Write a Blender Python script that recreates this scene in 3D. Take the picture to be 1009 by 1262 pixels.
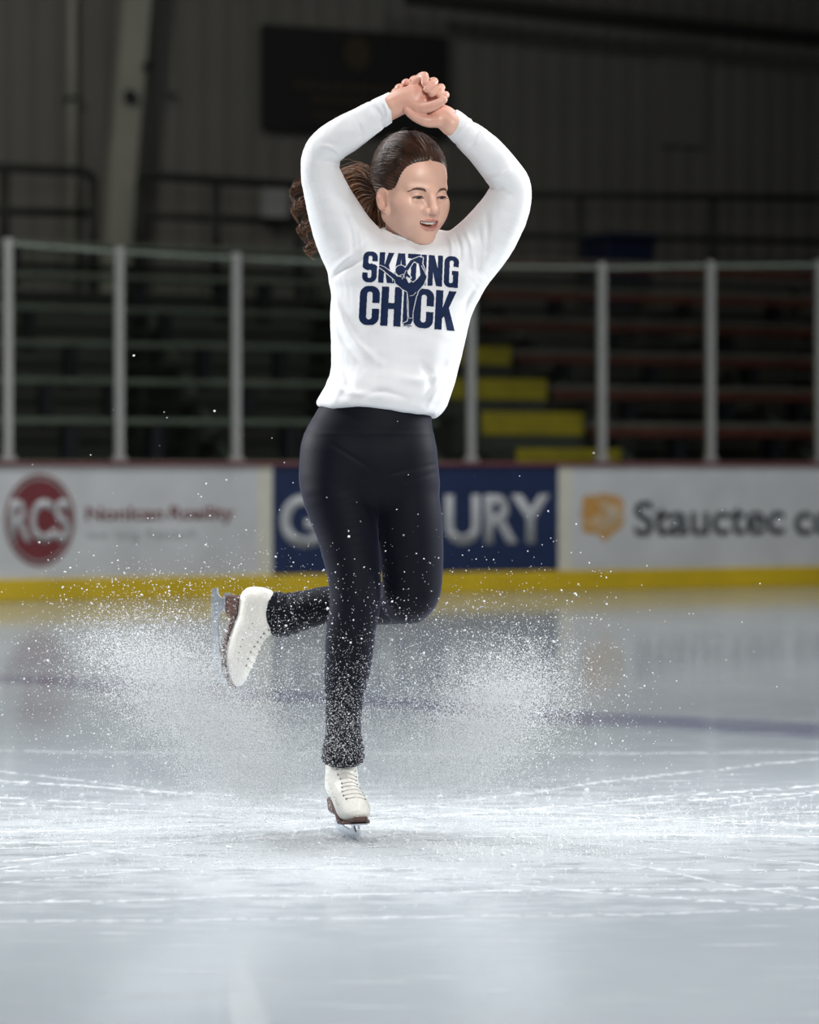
import bpy, bmesh, math, random
import numpy as np
from mathutils import Vector, Matrix
from mathutils.bvhtree import BVHTree

for o in list(bpy.data.objects):
    bpy.data.objects.remove(o)
scene = bpy.context.scene
C = scene.collection
rng = np.random.default_rng(7)
random.seed(7)

# ------------------------------------------------------------------ camera
FPX = 2862.0                      # focal length in pixels of the 1009-wide frame
CAMH, HOR, CX = 0.95, 580.0, 504.5
cam = bpy.data.cameras.new('camera')
camo = bpy.data.objects.new('camera', cam)
C.objects.link(camo)
cam.sensor_fit = 'HORIZONTAL'
cam.sensor_width = 36.0
cam.lens = 36.0 * FPX / 1009.0
camo.location = (0, 0, CAMH)
camo.rotation_euler = (math.pi / 2, 0, 0)
cam.shift_y = -(631.0 - HOR) / 1009.0
cam.dof.use_dof = True
cam.dof.focus_distance = 6.0
cam.dof.aperture_fstop = 2.5
cam.clip_end = 200
scene.camera = camo

# ------------------------------------------------------------------ world, exposure, lights
scene.view_settings.view_transform = 'Standard'
scene.view_settings.look = 'None'
scene.view_settings.gamma = 1.0
scene.view_settings.use_curve_mapping = False
scene.view_settings.exposure = 0.0
world = bpy.data.worlds.new('hall_air')
scene.world = world
world.use_nodes = True
world.node_tree.nodes['Background'].inputs[0].default_value = (0.9, 0.95, 1.0, 1)
world.node_tree.nodes['Background'].inputs[1].default_value = 0.055


def area_light(name, loc, target, sx, sy, energy, color=(1, 1, 1), spread=180):
    l = bpy.data.lights.new(name, 'AREA')
    l.shape = 'RECTANGLE'
    l.size, l.size_y = sx, sy
    l.energy = energy
    l.color = color
    l.spread = math.radians(spread)
    o = bpy.data.objects.new(name, l)
    C.objects.link(o)
    o.location = loc
    d = Vector(target) - Vector(loc)
    o.rotation_euler = d.to_track_quat('-Z', 'Y').to_euler()
    return o


# rink lamps hung over the ice, out of the frame
for i, (x, y) in enumerate([(-3, 4.5), (3, 4.5), (-3.5, 9), (3.5, 9), (-4, 13), (4, 14)]):
    area_light('rink_lamp', (x, y, 7.6), (x, y, 0), 1.2, 0.5, [118, 118, 95, 95, 205, 205][i], (0.97, 0.985, 1.0), 125)
# photographer's strobes: a big soft key by the camera and one on each side
area_light('key_strobe', (1.5, 0.7, 3.0), (0.05, 6.0, 1.3), 1.1, 1.1, 82, (1.0, 0.97, 0.94), 120)
area_light('side_strobe', (-3.6, 7.3, 2.2), (-0.3, 6.0, 0.55), 0.8, 1.6, 64, (0.97, 0.985, 1.0), 100)
area_light('side_strobe', (3.8, 7.2, 2.3), (0.3, 6.0, 0.55), 0.8, 1.6, 64, (0.97, 0.985, 1.0), 100)
# unseen fill lights added over the stands to brighten benches and back wall
area_light('stand_fill', (-6.0, 19.5, 9.0), (-6.5, 24, 2), 1.0, 1.0, 150, (1.0, 0.98, 0.88), 170)
area_light('stand_fill', (3.0, 22.5, 9.0), (2.0, 25, 1), 1.0, 1.0, 30, (1.0, 0.98, 0.9), 150)


# ------------------------------------------------------------------ helpers
def px(x, y, Y):
    """the place on the ray through photo pixel (x, y) that is Y metres in front of the camera"""
    return np.array([(x - CX) / FPX * Y, Y, CAMH - (y - HOR) / FPX * Y])


def P(x, y, dy=0.0):
    return px(x, y, 6.0 + dy)


def mesh_object(name, verts, faces, mats, parent=None, smooth=False, mat_idx=None):
    me = bpy.data.meshes.new(name)
    if isinstance(verts, np.ndarray):
        verts = np.ascontiguousarray(verts, dtype=np.float32)
        nv = len(verts)
        me.vertices.add(nv)
        me.vertices.foreach_set('co', verts.ravel())
        f = np.ascontiguousarray(faces, dtype=np.int32)
        nf, k = f.shape
        me.loops.add(nf * k)
        me.loops.foreach_set('vertex_index', f.ravel())
        me.polygons.add(nf)
        me.polygons.foreach_set('loop_start', np.arange(0, nf * k, k, dtype=np.int32))
        me.polygons.foreach_set('loop_total', np.full(nf, k, dtype=np.int32))
        me.update(calc_edges=True)
        me.validate()
    else:
        me.from_pydata([tuple(v) for v in verts], [], [tuple(f) for f in faces])
        me.update()
    if not isinstance(mats, (list, tuple)):
        mats = [mats]
    for m in mats:
        me.materials.append(m)
    if mat_idx is not None:
        me.polygons.foreach_set('material_index', np.asarray(mat_idx, dtype=np.int32))
    if smooth:
        me.polygons.foreach_set('use_smooth', np.ones(len(me.polygons), dtype=bool))
    o = bpy.data.objects.new(name, me)
    C.objects.link(o)
    if parent is not None:
        o.parent = parent
        o.matrix_parent_inverse = Matrix.Identity(4)
    return o


def empty(name, loc=(0, 0, 0), rz=0.0):
    o = bpy.data.objects.new(name, None)
    C.objects.link(o)
    o.location = loc
    o.rotation_euler = (0, 0, rz)
    o.empty_display_size = 0.1
    return o


def tag(o, label=None, cat=None, group=None, kind=None):
    if label: o['label'] = label
    if cat: o['category'] = cat
    if group: o['group'] = group
    if kind: o['kind'] = kind
    return o


def copy_tree(o, parent=None):
    c = o.copy()
    C.objects.link(c)
    if parent is not None:
        c.parent = parent
        c.matrix_parent_inverse = Matrix.Identity(4)
    for ch in list(o.children):
        copy_tree(ch, c)
    return c


class MB:
    """collects boxes, tubes and prisms for ONE mesh"""
    def __init__(self):
        self.v, self.f = [], []

    def box(self, x0, x1, y0, y1, z0, z1):
        b = len(self.v)
        self.v += [(x, y, z) for z in (z0, z1) for y in (y0, y1) for x in (x0, x1)]
        for q in ((0, 2, 3, 1), (4, 5, 7, 6), (0, 1, 5, 4), (2, 6, 7, 3), (0, 4, 6, 2), (1, 3, 7, 5)):
            self.f.append([b + i for i in q])
        return self

    def tube(self, pts, r, n=8, cap=True):
        pts = [Vector(p) for p in pts]
        rs = r if isinstance(r, (list, tuple, np.ndarray)) else [r] * len(pts)
        b = len(self.v)
        up = None
        for i, p in enumerate(pts):
            t = (pts[min(i + 1, len(pts) - 1)] - pts[max(i - 1, 0)]).normalized()
            if up is None:
                up = Vector((0, 0, 1)) if abs(t.z) < 0.9 else Vector((1, 0, 0))
            s = t.cross(up)
            if s.length < 1e-6:
                s = t.orthogonal()
            s.normalize()
            up = s.cross(t).normalized()
            for k in range(n):
                a = 2 * math.pi * k / n
                self.v.append(tuple(p + (s * math.cos(a) + up * math.sin(a)) * rs[i]))
        for i in range(len(pts) - 1):
            for k in range(n):
                k2 = (k + 1) % n
                self.f.append([b + i * n + k, b + i * n + k2, b + (i + 1) * n + k2, b + (i + 1) * n + k])
        if cap:
            self.f.append([b + k for k in range(n)][::-1])
            self.f.append([b + (len(pts) - 1) * n + k for k in range(n)])
        return self

    def prism(self, poly, fn, t0, t1):
        """poly: outline in 2-D; fn(a, b, t) gives the 3-D point"""
        b = len(self.v)
        n = len(poly)
        self.v += [tuple(fn(p[0], p[1], t0)) for p in poly] + [tuple(fn(p[0], p[1], t1)) for p in poly]
        self.f.append([b + i for i in range(n)][::-1])
        self.f.append([b + n + i for i in range(n)])
        for i in range(n):
            j = (i + 1) % n
            self.f.append([b + i, b + j, b + n + j, b + n + i])
        return self

    def build(self, name, mat, parent=None, smooth=False, bevel=0.0):
        o = mesh_object(name, self.v, self.f, mat, parent, smooth)
        bm = bmesh.new()
        bm.from_mesh(o.data)
        bmesh.ops.recalc_face_normals(bm, faces=bm.faces)
        bm.to_mesh(o.data)
        bm.free()
        if bevel:
            m = o.modifiers.new('bevel', 'BEVEL')
            m.width = bevel
            m.segments = 2
            m.limit_method = 'ANGLE'
        return o


# ------------------------------------------------------------------ materials
def nt_new(name):
    m = bpy.data.materials.new(name)
    m.use_nodes = True
    return m, m.node_tree, m.node_tree.nodes['Principled BSDF']


def node(nt, typ, **kw):
    n = nt.nodes.new(typ)
    for k, v in kw.items():
        setattr(n, k, v)
    return n


def mat(name, col, rough=0.5, metal=0.0, spec=0.5, var=0.0, scale=8.0, bump=0.0, bscale=60.0, stretch=None, sheen=0.0, col2=None, sheen_tint=None):
    """plain procedural material: base colour broken up by noise, with an optional fine bump"""
    m, nt, b = nt_new(name)
    b.inputs['Roughness'].default_value = rough
    b.inputs['Metallic'].default_value = metal
    b.inputs['Specular IOR Level'].default_value = spec
    b.inputs['Base Color'].default_value = (*col, 1)
    if sheen:
        b.inputs['Sheen Weight'].default_value = sheen
        b.inputs['Sheen Roughness'].default_value = 0.4
        if sheen_tint: b.inputs['Sheen Tint'].default_value = (*sheen_tint, 1)
    tc = node(nt, 'ShaderNodeTexCoord')
    src = tc.outputs['Object']
    if stretch:
        mp = node(nt, 'ShaderNodeMapping')
        mp.inputs['Scale'].default_value = stretch
        nt.links.new(src, mp.inputs['Vector'])
        src = mp.outputs['Vector']
    if var or col2:
        n = node(nt, 'ShaderNodeTexNoise')
        n.inputs['Scale'].default_value = scale
        n.inputs['Detail'].default_value = 5
        nt.links.new(src, n.inputs['Vector'])
        r = node(nt, 'ShaderNodeValToRGB')
        r.color_ramp.elements[0].position = 0.35
        r.color_ramp.elements[1].position = 0.68
        a = col2 or tuple(c * (1 - var) for c in col)
        z = col if col2 else tuple(min(1, c * (1 + var)) for c in col)
        r.color_ramp.elements[0].color = (*a, 1)
        r.color_ramp.elements[1].color = (*z, 1)
        nt.links.new(n.outputs['Fac'], r.inputs['Fac'])
        nt.links.new(r.outputs['Color'], b.inputs['Base Color'])
    if bump:
        n2 = node(nt, 'ShaderNodeTexNoise')
        n2.inputs['Scale'].default_value = bscale
        n2.inputs['Detail'].default_value = 4
        nt.links.new(src, n2.inputs['Vector'])
        bp = node(nt, 'ShaderNodeBump')
        bp.inputs['Strength'].default_value = bump
        bp.inputs['Distance'].default_value = 0.01
        nt.links.new(n2.outputs['Fac'], bp.inputs['Height'])
        nt.links.new(bp.outputs['Normal'], b.inputs['Normal'])
    return m


M = {}
M['board_white'] = mat('board_white', (0.60, 0.61, 0.61), 0.35, var=0.07, scale=3)
M['cream'] = mat('cream_strip', (0.68, 0.66, 0.56), 0.4, var=0.05)
M['navy_ad'] = mat('navy_vinyl', (0.012, 0.026, 0.085), 0.4, var=0.12)
M['grey_letter'] = mat('pale_grey_lettering', (0.52, 0.53, 0.54), 0.5, var=0.05)
M['maroon'] = mat('maroon_vinyl', (0.17, 0.022, 0.028), 0.5, var=0.08)
M['faint'] = mat('faint_grey_vinyl', (0.36, 0.37, 0.36), 0.5, var=0.1)
M['black_letter'] = mat('dark_green_black_vinyl', (0.02, 0.03, 0.032), 0.5, var=0.1)
M['gold'] = mat('orange_gold_vinyl', (0.60, 0.27, 0.04), 0.5, var=0.25, scale=14, col2=(0.50, 0.33, 0.14))
M['yellow'] = mat('yellow_kickplate', (0.66, 0.46, 0.015), 0.4, var=0.08, scale=3)
M['cap_red'] = mat('dark_red_cap', (0.16, 0.035, 0.04), 0.4, var=0.1)
M['alu'] = mat('brushed_aluminium', (0.42, 0.42, 0.40), 0.45, metal=0.35, var=0.05)
M['bench_green'] = mat('grey_green_bench_paint', (0.22, 0.26, 0.21), 0.6, var=0.15, scale=5)
M['bench_dark'] = mat('dark_green_paint', (0.05, 0.06, 0.045), 0.7, var=0.2, scale=5)
M['bench_rust'] = mat('red_brown_bench_paint', (0.17, 0.045, 0.03), 0.6, var=0.2, scale=5)
M['bench_grey'] = mat('grey_bench_board', (0.21, 0.20, 0.18), 0.6, var=0.15, scale=5)
M['stair_conc'] = mat('stair_concrete', (0.07, 0.075, 0.06), 0.8, var=0.2, scale=6)
M['stair_yellow'] = mat('yellow_stair_paint', (0.55, 0.43, 0.02), 0.6, var=0.15, scale=6)
M['rail'] = mat('dark_rail_paint', (0.02, 0.022, 0.02), 0.6, var=0.1)
M['post_black'] = mat('blue_black_steel', (0.01, 0.012, 0.02), 0.6, var=0.1)
M['siding'] = mat('grey_metal_siding', (0.20, 0.195, 0.18), 0.6, var=0.06, scale=0.8)
M['column'] = mat('cream_grey_steel', (0.42, 0.42, 0.37), 0.6, var=0.06, scale=2)
M['sign_black'] = mat('black_sign_panel', (0.006, 0.006, 0.008), 0.6, var=0.1)
M['sign_gold'] = mat('dull_gold_print', (0.05, 0.038, 0.015), 0.6, var=0.1)
M['cab_white'] = mat('white_cabinet', (0.45, 0.46, 0.47), 0.5, var=0.03)
M['dark_box'] = mat('dark_plastic', (0.02, 0.02, 0.025), 0.5, var=0.1)
M['blue_bin'] = mat('dark_blue_plastic', (0.008, 0.018, 0.06), 0.5, var=0.1)
M['roof'] = mat('dark_roof_deck', (0.06, 0.06, 0.055), 0.8, var=0.1)
M['concrete'] = mat('stand_concrete', (0.08, 0.082, 0.075), 0.8, var=0.15, scale=3)

# clear pane: mostly see-through with a weak mirror reflection
m, nt, b = nt_new('clear_acrylic')
out = nt.nodes['Material Output']
tr = node(nt, 'ShaderNodeBsdfTransparent')
tr.inputs[0].default_value = (0.90, 0.93, 0.90, 1)
gl = node(nt, 'ShaderNodeBsdfGlossy')
gl.inputs['Roughness'].default_value = 0.12
fr = node(nt, 'ShaderNodeFresnel')
fr.inputs['IOR'].default_value = 1.3
mx = node(nt, 'ShaderNodeMixShader')
nt.links.new(fr.outputs[0], mx.inputs[0])
nt.links.new(tr.outputs[0], mx.inputs[1])
nt.links.new(gl.outputs[0], mx.inputs[2])
nt.links.new(mx.outputs[0], out.inputs['Surface'])
M['glass'] = m


def ice_material():
    m, nt, b = nt_new('rink_ice')
    L = nt.links.new
    tc = node(nt, 'ShaderNodeTexCoord')
    obj = tc.outputs['Object']

    def mth(op, a, b_=None, c=None, clamp=False):
        n = node(nt, 'ShaderNodeMath', operation=op, use_clamp=clamp)
        for i, v in enumerate((a, b_, c)):
            if v is None: continue
            if isinstance(v, (int, float)): n.inputs[i].default_value = v
            else: L(v, n.inputs[i])
        return n.outputs[0]

    def noise(scale, detail=4, stretch=(1, 1, 1), rot=0.0, rough=0.55):
        mp = node(nt, 'ShaderNodeMapping')
        mp.inputs['Scale'].default_value = stretch
        mp.inputs['Rotation'].default_value = (0, 0, rot)
        L(obj, mp.inputs['Vector'])
        n = node(nt, 'ShaderNodeTexNoise')
        n.inputs['Scale'].default_value = scale
        n.inputs['Detail'].default_value = detail
        n.inputs['Roughness'].default_value = rough
        L(mp.outputs[0], n.inputs['Vector'])
        return n.outputs['Fac']

    def smooth(v, lo, hi):
        n = node(nt, 'ShaderNodeMapRange', interpolation_type='SMOOTHSTEP')
        n.inputs['From Min'].default_value = lo
        n.inputs['From Max'].default_value = hi
        L(v, n.inputs['Value'])
        return n.outputs['Result']

    sep = node(nt, 'ShaderNodeSeparateXYZ')
    L(obj, sep.inputs[0])
    X, Y = sep.outputs[0], sep.outputs[1]
    # warp for natural lines
    w = noise(1.6, 2)
    wX = mth('ADD', X, mth('MULTIPLY', mth('SUBTRACT', w, 0.5), 0.10))
    wY = mth('ADD', Y, mth('MULTIPLY', mth('SUBTRACT', noise(2.3, 2), 0.5), 0.10))
    grain = noise(220, 3)
    clump = noise(26, 5)
    # arcs cut by blades: (centre x, centre y, radius, width, strength)
    arcs = [(-3.0, 15.5, 9.6, .010, .9), (4.5, 19.0, 13.2, .010, .9), (0.6, -4.0, 10.05, .012, .9), (-4.5, -3.0, 10.2, .007, .8),
            (6.5, -4.0, 12.2, .008, 1.0), (3.0, 20.0, 13.9, .007, .9), (-3.4, 17.6, 12.0, .008, .8), (0.0, -5.2, 10.75, .010, .7),
            (1.5, -9.0, 14.3, .009, .7), (-8.5, -2.0, 11.8, .006, .7), (9.5, -3.6, 13.9, .006, .9), (-0.9, 16.0, 11.1, .006, .6),
            (5.0, 16.0, 11.7, .006, .7), (-7.0, 16.4, 12.6, .006, .7), (0.2, 26.0, 18.2, .012, .5), (2.0, 24.8, 18.9, .006, .6)]
    tot = None
    for (ax, ay, r, wd, s) in arcs:
        d = mth('SQRT', mth('ADD', mth('POWER', mth('SUBTRACT', wX, ax), 2.0), mth('POWER', mth('SUBTRACT', wY, ay), 2.0)))
        d = mth('ABSOLUTE', mth('SUBTRACT', d, r))
        core = mth('SUBTRACT', 1.0, smooth(d, wd * 0.2, wd))
        halo = mth('MULTIPLY', mth('SUBTRACT', 1.0, smooth(d, 0.0, wd * 9)), smooth(clump, 0.45, 0.75))
        v = mth('MULTIPLY', mth('MAXIMUM', mth('MULTIPLY', core, smooth(clump, 0.36, 0.55)), mth('MULTIPLY', halo, 0.8)), s)
        tot = v if tot is None else mth('MAXIMUM', tot, v)
    # fine haze of old scratches, drawn out in two directions
    sc1 = smooth(noise(5, 6, (0.5, 7, 1), 0.25, 0.65), 0.56, 0.78)
    sc2 = smooth(noise(5, 6, (0.6, 8, 1), -0.35, 0.65), 0.58, 0.80)
    old = mth('MULTIPLY', mth('MAXIMUM', sc1, sc2), 0.55)
    # snow swept out around the place where the skater spins
    dx = mth('DIVIDE', mth('SUBTRACT', X, -0.05), 2.1)
    dy = mth('DIVIDE', mth('SUBTRACT', Y, 6.0), 1.5)
    rr = mth('SQRT', mth('ADD', mth('POWER', dx, 2.0), mth('POWER', dy, 2.0)))
    near = mth('SUBTRACT', 1.0, smooth(rr, 0.15, 1.25))
    patch = smooth(mth('ADD', noise(7, 7, (0.8, 2.2, 1), 0.1, 0.65), mth('MULTIPLY', near, 0.34)), 0.56, 0.84)
    snow = mth('MULTIPLY', mth('MULTIPLY', patch, near), 0.40)
    mask = mth('MAXIMUM', mth('MAXIMUM', tot, old), snow)
    mask = mth('MULTIPLY', mask, mth('ADD', 0.72, mth('MULTIPLY', grain, 0.45)), clamp=True)
    # painted line under the ice, slanting across the rink
    t = mth('ADD', mth('MULTIPLY', X, 0.55), mth('MULTIPLY', Y, 0.835))
    t = mth('ADD', t, mth('MULTIPLY', mth('SUBTRACT', noise(0.9, 2), 0.5), 0.5))
    ln = mth('SUBTRACT', 1.0, smooth(mth('ABSOLUTE', mth('SUBTRACT', t, 7.86)), 0.05, 0.33))
    c1 = node(nt, 'ShaderNodeMix', data_type='RGBA')
    c1.inputs['A'].default_value = (0.345, 0.385, 0.41, 1)
    c1.inputs['B'].default_value = (0.20, 0.21, 0.33, 1)
    L(mth('MULTIPLY', ln, 0.75), c1.inputs['Factor'])
    cl = node(nt, 'ShaderNodeMix', data_type='RGBA')
    L(smooth(noise(0.8, 4), 0.35, 0.7), cl.inputs['Factor'])
    L(c1.outputs['Result'], cl.inputs['A'])
    cl.inputs['B'].default_value = (0.405, 0.445, 0.47, 1)
    cl.blend_type = 'MIX'
    c1b = node(nt, 'ShaderNodeMix', data_type='RGBA')
    L(mth('MULTIPLY', ln, 0.7), c1b.inputs['Factor'])
    L(cl.outputs['Result'], c1b.inputs['A'])
    c1b.inputs['B'].default_value = (0.17, 0.18, 0.25, 1)
    c2 = node(nt, 'ShaderNodeMix', data_type='RGBA')
    L(mask, c2.inputs['Factor'])
    L(c1b.outputs['Result'], c2.inputs['A'])
    c2.inputs['B'].default_value = (0.82, 0.845, 0.87, 1)
    L(c2.outputs['Result'], b.inputs['Base Color'])
    L(mth('ADD', 0.085, mth('MULTIPLY', mask, 0.6)), b.inputs['Roughness'])
    b.inputs['IOR'].default_value = 1.31
    hgt = mth('ADD', mth('MULTIPLY', mask, 0.6), mth('MULTIPLY', noise(14, 5), 0.035))
    hgt = mth('ADD', hgt, mth('MULTIPLY', mth('MULTIPLY', snow, clump), 0.8))
    bp = node(nt, 'ShaderNodeBump')
    bp.inputs['Strength'].default_value = 0.35
    bp.inputs['Distance'].default_value = 0.006
    L(hgt, bp.inputs['Height'])
    L(bp.outputs['Normal'], b.inputs['Normal'])
    return m


M['ice'] = ice_material()
# ================================================================== the hall
# board line: runs 20 degrees across the view
BA, BB = np.array([-2.96, 16.8]), np.array([3.37, 19.1])
SL = (BB[1] - BA[1]) / (BB[0] - BA[0])
ANG = math.atan(SL)
U = np.array([math.cos(ANG), math.sin(ANG)])
V = np.array([-math.sin(ANG), math.cos(ANG)])


def Ydepth(x, v=0.0):
    """depth at which the ray column x meets the upright plane v metres behind the boards"""
    a = BA + V * v
    k = (x - CX) / FPX
    return (a[1] - SL * a[0]) / (1 - SL * k)


O2 = np.array([(504.5 - CX) / FPX * Ydepth(504.5), Ydepth(504.5)])
ORG = (O2[0], O2[1], 0.0)


def uz(x, y, v=0.0):
    """board-plane coordinates (u, z) of photo pixel (x, y) on the plane v behind the boards"""
    Y = Ydepth(x, v)
    X = (x - CX) / FPX * Y
    return float((X - O2[0]) * U[0] + (Y - O2[1]) * U[1]), CAMH - (y - HOR) / FPX * Y


def uof(x, v=0.0):
    return uz(x, 580, v)[0]


def hall(name):
    return empty(name, ORG, ANG)


def place(o):
    o.location = ORG
    o.rotation_euler = (0, 0, ANG)
    return o


# ice
MBi = MB()
n = 1
o = mesh_object('floor', [(-30, -12, 0), (30, -12, 0), (30, 45, 0), (-30, 45, 0)], [(0, 1, 2, 3)], M['ice'])
tag(o, kind='structure')
# hall shell
VW = 11.0
mb = MB()
us = np.arange(-26, 26, 0.30)
v_, f_ = [], []
for i, u in enumerate(us):                        # ribbed metal siding
    for (du, dv) in ((0.0, 0.0), (0.22, 0.0), (0.24, -0.03), (0.28, -0.03)):
        v_.append((u + du, VW + dv, 2.9)); v_.append((u + du, VW + dv, 10.0))
for i in range(len(v_) // 2 - 1):
    f_.append((2 * i, 2 * i + 2, 2 * i + 3, 2 * i + 1))
o = place(mesh_object('wall_back', v_, f_, M['siding']))
tag(o, kind='structure')
o = place(MB().box(-26, 26, 8.2, VW + 0.3, 0.0, 2.9).build('wall_stand', M['concrete']))
tag(o, kind='structure')
o = place(MB().box(-26, 26, 0.2, 8.2, -0.15, 0.015).build('floor_stand', M['concrete']))
tag(o, kind='structure')
o = place(MB().box(-26, 26, -34, VW + 0.3, 10.0, 10.2).build('ceiling', M['roof']))
tag(o, kind='structure')

for nm, u0, u1 in (('wall_left', -20.3, -20), ('wall_right', 20, 20.3)):
    o = place(MB().box(u0, u1, -34, VW + 0.3, 0.0, 10.0).build(nm, M['siding']))
    tag(o, kind='structure')
# rink boards
o = place(MB().box(-20, 20, 0.0, 0.12, 0.0, 1.0).build('wall_rink', M['board_white']))
tag(o, kind='structure')
zc0, zc1 = uz(504, 578)[1], uz(504, 570)[1]
o = place(MB().box(-20, 20, -0.03, 0.15, 0.985, 1.015).build('trim_1', M['cap_red'], bevel=0.008))
tag(o, kind='structure')
zk = uz(504, 706)[1]
o = place(MB().box(-20, 20, -0.025, 0.0, 0.0, zk).build('trim_2', M['yellow'], bevel=0.006))
tag(o, kind='structure')


def text_mesh(name, s, x0, x1, zmid, h, mt, parent, v=-0.006, bold=0.0, shear=0.0):
    """lettering fitted into the width x0..x1 and the cap height h on a board face"""
    cu = bpy.data.curves.new('t', 'FONT')
    cu.body = s
    cu.size = 1.0
    cu.offset = bold
    cu.extrude = 0.0
    cu.shear = shear
    to = bpy.data.objects.new('t', cu)
    C.objects.link(to)
    dg = bpy.context.evaluated_depsgraph_get()
    me = bpy.data.meshes.new_from_object(to.evaluated_get(dg))
    bpy.data.objects.remove(to)
    n = len(me.vertices)
    co = np.empty(n * 3, dtype=np.float32)
    me.vertices.foreach_get('co', co)
    co = co.reshape(-1, 3)
    a0, a1 = co[:, 0].min(), co[:, 0].max()
    cap = 0.70
    new = np.zeros_like(co)
    new[:, 0] = x0 + (co[:, 0] - a0) / (a1 - a0) * (x1 - x0)
    new[:, 2] = zmid + (co[:, 1] / cap - 0.5) * h
    new[:, 1] = v
    me.vertices.foreach_set('co', new.ravel())
    me.materials.clear()
    me.materials.append(mt)
    me.name = name
    o = bpy.data.objects.new(name, me)
    C.objects.link(o)
    sol = o.modifiers.new('solid', 'SOLIDIFY')
    sol.thickness = 0.003
    sol.offset = 0
    o.parent = parent
    o.matrix_parent_inverse = Matrix.Identity(4)
    return o


def disc(cu_, cz, ru, rz_, v0, v1, n=64):
    poly = [(cu_ + ru * math.cos(2 * math.pi * i / n), cz + rz_ * math.sin(2 * math.pi * i / n)) for i in range(n)]
    return MB().prism(poly, lambda a, b, t: (a, t, b), v0, v1)


ztop, zbot = 0.985, zk
# white panel, maroon roundel
ad = hall('advertising_panel')
tag(ad, 'white rink advertisement with the maroon RCS roundel', 'advertisement', 'advertisements on the rink boards')
MB().box(uof(-75), uof(319), -0.004, 0, zbot, ztop).build('panel_sheet', M['board_white'], ad)
MB().box(uof(317), uof(334.5), -0.006, 0, zbot, ztop).build('edge_strip', M['cream'], ad)
cu_, cz = uz(49, 641)
ru = uof(92) - uof(49)
rz_ = uz(49, 584)[1] - cz
lg = disc(cu_, cz, ru, rz_, -0.008, -0.004).build('roundel', M['maroon'], ad)
# thin pale ring inside the roundel's rim
rg = MB()
nn = 64
for k in range(nn):
    a0, a1 = 2 * math.pi * k / nn, 2 * math.pi * (k + 1) / nn
    q = [(cu_ + ru * s * math.cos(a), cz + rz_ * s * math.sin(a)) for (s, a) in ((0.88, a0), (0.92, a0), (0.92, a1), (0.88, a1))]
    b0 = len(rg.v)
    rg.v += [(p[0], -0.0095, p[1]) for p in q]
    rg.f.append([b0, b0 + 1, b0 + 2, b0 + 3])
rg.build('ring', M['faint'], lg)
text_mesh('lettering', 'RCS', uof(12), uof(86), uz(49, 641)[1], (666 - 617) / FPX * Ydepth(49), M['grey_letter'], ad, -0.010, 0.028)
text_mesh('lettering', 'Nonlcan', uof(106), uof(202), uz(200, 632)[1], 0.098, M['maroon'], ad, -0.006, 0.02)
text_mesh('lettering', 'Roaility', uof(209), uof(288), uz(200, 632)[1], 0.098, M['maroon'], ad, -0.006, 0.02)
text_mesh('lettering', 'ono', uof(106), uof(134), uz(180, 658)[1], 0.05, M['faint'], ad, -0.006, 0.0)
text_mesh('lettering', 'laig', uof(142), uof(172), uz(180, 658)[1], 0.066, M['faint'], ad, -0.006, 0.0)
text_mesh('lettering', 'Rasoarll', uof(180), uof(240), uz(180, 658)[1], 0.066, M['faint'], ad, -0.006, 0.0)
# navy panel
ad = hall('advertising_panel')
tag(ad, 'navy rink advertisement behind the skater with big grey capitals', 'advertisement', 'advertisements on the rink boards')
MB().box(uof(336), uof(687), -0.005, 0, zbot, ztop).build('panel_sheet', M['navy_ad'], ad)
hh = 61 / FPX * Ydepth(600)
text_mesh('lettering', 'G', uof(345), uof(397), uz(370, 641)[1], 60 / FPX * Ydepth(370), M['grey_letter'], ad, -0.008, 0.03)
text_mesh('lettering', 'ENT', uof(404), uof(530), uz(470, 641)[1], 56 / FPX * Ydepth(470), M['grey_letter'], ad, -0.008, 0.03)
text_mesh('lettering', 'URY', uof(548), uof(677), uz(615, 639)[1], 57 / FPX * Ydepth(615), M['grey_letter'], ad, -0.008, 0.03)
# white panel, gold lion
ad = hall('advertising_panel')
tag(ad, 'white rink advertisement with an orange gold lion emblem', 'advertisement', 'advertisements on the rink boards')
MB().box(uof(690), uof(1095), -0.004, 0, zbot, ztop).build('panel_sheet', M['board_white'], ad)
MB().box(uof(688), uof(704), -0.006, 0, zbot, ztop).build('edge_strip', M['cream'], ad)
em = [(717, 613), (724, 610), (733, 611), (741, 608), (752, 610), (760, 612), (766, 614), (768, 624), (767, 634), (768, 644), (764, 652), (757, 656),
      (751, 661), (745, 668), (739, 661), (730, 657), (721, 658), (716, 651), (718, 642), (715, 633), (717, 624)]
poly = [uz(a, b) for a, b in em]
emb = MB().prism(poly, lambda a, b, t: (a, t, b), -0.008, -0.004).build('emblem', M['gold'], ad)
ry = MB()
for k in range(11):                                # pale mane strokes fanning from the face
    a = math.radians(-150 + k * 17)
    c0 = (742, 632)
    pts = [(c0[0] + (7 + 5.5 * s) * math.cos(a + s * 0.06), c0[1] - (7 + 5.5 * s) * math.sin(a + s * 0.06)) for s in range(4)]
    ry.tube([(uz(*p)[0], -0.0085, uz(*p)[1]) for p in pts], 0.0055, 5)
for k in range(5):
    pts = [(735 + 5 * k, 616 + k), (741 + 4 * k, 622 + 2 * k), (744 + 3 * k, 631 + 2 * k)]
    ry.tube([(uz(*p)[0], -0.0085, uz(*p)[1]) for p in pts], 0.005, 5)
ry.build('mane', M['cream'], emb)
text_mesh('lettering', 'Stauctec', uof(781), uof(966), uz(870, 638)[1], 41 / FPX * Ydepth(870), M['black_letter'], ad, -0.006, 0.021)
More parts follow.
